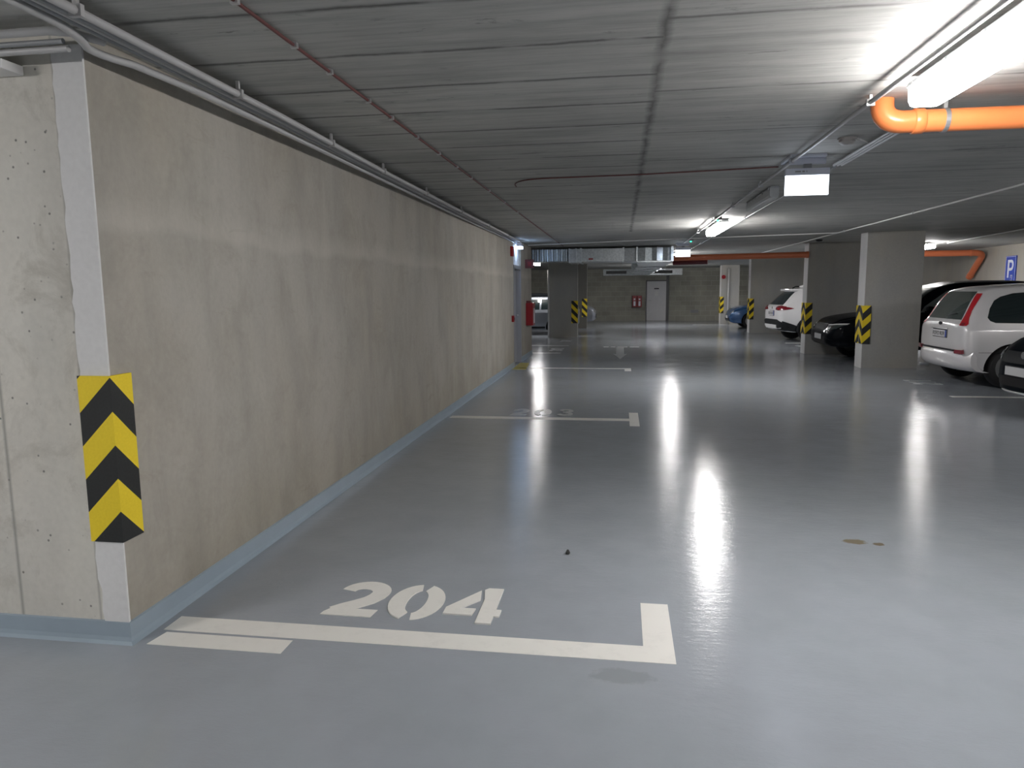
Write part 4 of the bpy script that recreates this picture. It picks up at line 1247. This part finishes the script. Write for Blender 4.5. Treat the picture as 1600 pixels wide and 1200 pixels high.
for sd in (1, -1):
    obj('roof_rail', tube(bmesh.new(), [(.75, .50 * sd, 1.58), (.85, .50 * sd, 1.635), (2.3, .50 * sd, 1.66), (2.45, .50 * sd, 1.58)], .018), M['cladding'], c.root)
bm = bmesh.new(); lathe(bm, [(0, 0), (.09, .02), (.10, .06), (0, .12)], (0, 0, 0), 'z', 14)
for v in bm.verts: v.co.x = v.co.x * 1.7 + .95; v.co.y *= .8; v.co.z = v.co.z * .9 + 1.585
obj('antenna_fin', bm, M['whitecar'], c.root, smooth=True)
c.both('side_window', [(.66, 1.18), (1.1, 1.08), (1.1, 1.5), (.9, 1.46)], M['glass'])
c.both('side_window', [(1.17, 1.07), (2.05, 1.05), (2.05, 1.52), (1.17, 1.5)], M['glass'])
c.both('side_window', [(2.12, 1.05), (3.1, 1.04), (2.6, 1.46), (2.12, 1.52)], M['glass'])
c.patch('windscreen', [(-.62, 1.14), (.62, 1.14), (.52, 1.46), (-.52, 1.46)], 'front', M['glass'])
o = obj('badge', lathe(bmesh.new(), [(0, -.012), (.04, -.012), (.04, .0), (0, .0)], (0, 0, 0), 'x', 12), M['chrome'], c.root); o.location = (.01, 0, 1.0)

# --- blue car, nose to the lane
st = [(0.00, .42, .85, .90, .55, .64, .55), (.08, .32, .86, 1.0, .76, .82, .62), (.3, .25, .88, 1.25, .82, .86, .60), (.6, .22, .88, 1.40, .84, .87, .56), (1.4, .2, .88, 1.45, .84, .87, .58), (2.1, .2, .88, 1.42, .84, .87, .57), (2.9, .2, .87, 1.06, .84, .87, .62),
      (3.1, .2, .86, .96, .84, .87, .68), (3.6, .2, .80, .90, .82, .85, .66), (3.9, .22, .70, .80, .76, .81, .58), (4.02, .26, .58, .66, .66, .71, .48), (4.08, .32, .5, .54, .5, .56, .36)]
c = Car('blue_hatchback_car', 'blue car with its nose past a column at the far right', st, M['bluecar'], 4.30 + 4.08, 30.1, pi, (.75, 3.28), .31)
c.patch('lower_grille', [(-.60, .30), (.60, .30), (.50, .42), (-.50, .42)], 'front', M['dark'], off=.008)
for k in (1, -1):
    P = [(.40, .56), (.60, .58), (.74, .66), (.70, .74), (.52, .68)]
    c.patch('headlamp', P if k > 0 else mirror_y(P), 'front', M['lens'], off=.010, res=.03)
c.patch('windscreen', [(-.60, 1.0), (.60, 1.0), (.50, 1.38), (-.50, 1.38)], 'front', M['glass'])
c.both('side_window', [(.7, .95), (2.8, .93), (2.2, 1.34), (.9, 1.34)], M['glass'])
c.plate(4.085, .46, face=1)
c.mirror(2.75, .9, M['bluecar'])

# --- near dark car on the right edge, nose to the lane
st = [(0.00, .42, .88, .93, .55, .66, .55), (.10, .32, .90, 1.0, .76, .84, .64), (.5, .24, .92, 1.2, .86, .89, .62), (1.0, .20, .93, 1.42, .87, .90, .58), (1.7, .2, .93, 1.47, .87, .90, .58), (2.4, .2, .93, 1.42, .87, .90, .57), (3.1, .2, .92, 1.08, .87, .90, .64),
      (3.35, .2, .92, 1.0, .87, .90, .70), (3.9, .2, .86, .95, .86, .885, .68), (4.08, .21, .78, .88, .81, .84, .62), (4.26, .22, .66, .79, .66, .69, .54), (4.37, .23, .58, .71, .48, .52, .42), (4.42, .25, .50, .60, .34, .37, .28)]
NX = 5.02
c = Car('near_dark_car', 'black car with a white licence plate cut off by the right edge of the photo', st, M['navycar'], NX + 4.403, 9.80 + .385, pi + radians(5), (.80, 3.50), .33)
c.patch('grille', [(-.42, .60), (.42, .60), (.50, .68), (.46, .74), (-.46, .74), (-.50, .68)], 'front', M['cladding'], off=.008)
c.patch('lower_grille', [(-.60, .30), (.60, .30), (.52, .42), (-.52, .42)], 'front', M['dark'], off=.008)
obj('front_lip', tube(bmesh.new(), [(4.46 - .46 * abs(y / .86) ** 2.2, y, .235) for y in [k / 10 * .88 for k in range(-10, 11)]], .016), M['steel'], c.root, smooth=True)
for k in (1, -1):
    P = [(.50, .62), (.66, .64), (.80, .70), (.78, .78), (.64, .76), (.50, .70)]
    hl = c.patch('headlamp', P if k > 0 else mirror_y(P), 'front', M['glass_grey'], off=.010, res=.03)
    P = [(.56, .66), (.62, .65), (.66, .69), (.62, .73), (.57, .71)]
    c.patch('projector_lens', P if k > 0 else mirror_y(P), 'front', M['lens'], off=.02, parent=hl, res=.03)
o = obj('badge', lathe(bmesh.new(), [(0, .012), (.045, .012), (.05, .0), (0, .0)], (0, 0, 0), 'x', 20), M['chrome'], c.root); o.location = (4.395, 0, .71)
c.plate(4.45, .50, face=1)
c.patch('windscreen', [(-.64, 1.04), (.64, 1.04), (.52, 1.40), (-.52, 1.40)], 'front', M['glass'])
c.both('side_window', [(.85, 1.0), (3.0, .99), (2.4, 1.36), (1.1, 1.36)], M['glass'])
c.mirror(2.95, .95, M['navycar'])

# --- silver hatchback in the left bays, rear to the lane, seen side on
st = [(0.00, .42, .90, .96, .55, .66, .55), (.06, .32, .90, 1.04, .76, .84, .62), (.25, .24, .92, 1.30, .84, .88, .60), (.5, .22, .92, 1.42, .86, .89, .58), (1.4, .2, .92, 1.47, .86, .89, .60), (2.2, .2, .92, 1.44, .86, .89, .59), (3.1, .2, .92, 1.06, .86, .89, .64),
      (3.7, .2, .86, .95, .85, .88, .66), (4.1, .24, .74, .82, .78, .83, .58), (4.24, .32, .58, .64, .62, .68, .46)]
c = Car('silver_hatchback_car', 'grey silver car seen from its side between the left wall and the broad column', st, M['silver2'], -1.50, 26.1, pi, (.75, 3.35), .32)
c.both('side_window', [(.42, 1.02), (1.30, .99), (1.30, 1.38), (.62, 1.36)], M['glass'])
c.both('side_window', [(1.36, .99), (2.9, .98), (2.3, 1.36), (1.36, 1.38)], M['glass'])
c.both('door_handle', [(1.12, .86), (1.28, .86), (1.28, .885), (1.12, .885)], M['silver2'], off=.02)
c.both('dark_sill', [(1.15, .22), (2.95, .22), (2.95, .34), (1.15, .34)], M['cladding'], off=.008)  # sill coloured dark to carry the shadow under the car
c.patch('rear_window', [(-.56, 1.02), (.56, 1.02), (.50, 1.36), (-.50, 1.36)], 'rear', M['glass'])
c.root.scale = (1, 1, .92)
for k in (1, -1):
    P = [(.62, .82), (.84, .82), (.82, .95), (.62, .95)]
    c.patch('tail_lamp', P if k > 0 else mirror_y(P), 'rear', M['tail'], off=.01)
# --- car nose behind the half hidden column
c = Car('pale_car', 'pale car whose dark trimmed nose peeks out behind the half hidden left column', st, M['silver2'], -1.08 - 4.24, 31.9, 0, (.75, 3.35), .32)
for k in (1, -1):
    P = [(.40, .56), (.62, .58), (.76, .64), (.70, .72), (.50, .68)]
    c.patch('headlamp', P if k > 0 else mirror_y(P), 'front', M['lens'], off=.010, res=.03)
c.patch('grille', [(-.6, .36), (.6, .36), (.5, .52), (-.5, .52)], 'front', M['dark'], off=.01)
c.patch('windscreen', [(-.60, 1.0), (.60, 1.0), (.50, 1.38), (-.50, 1.38)], 'front', M['glass'])
c.both('side_window', [(.7, 1.0), (2.9, .98), (2.3, 1.36), (.9, 1.36)], M['glass'])
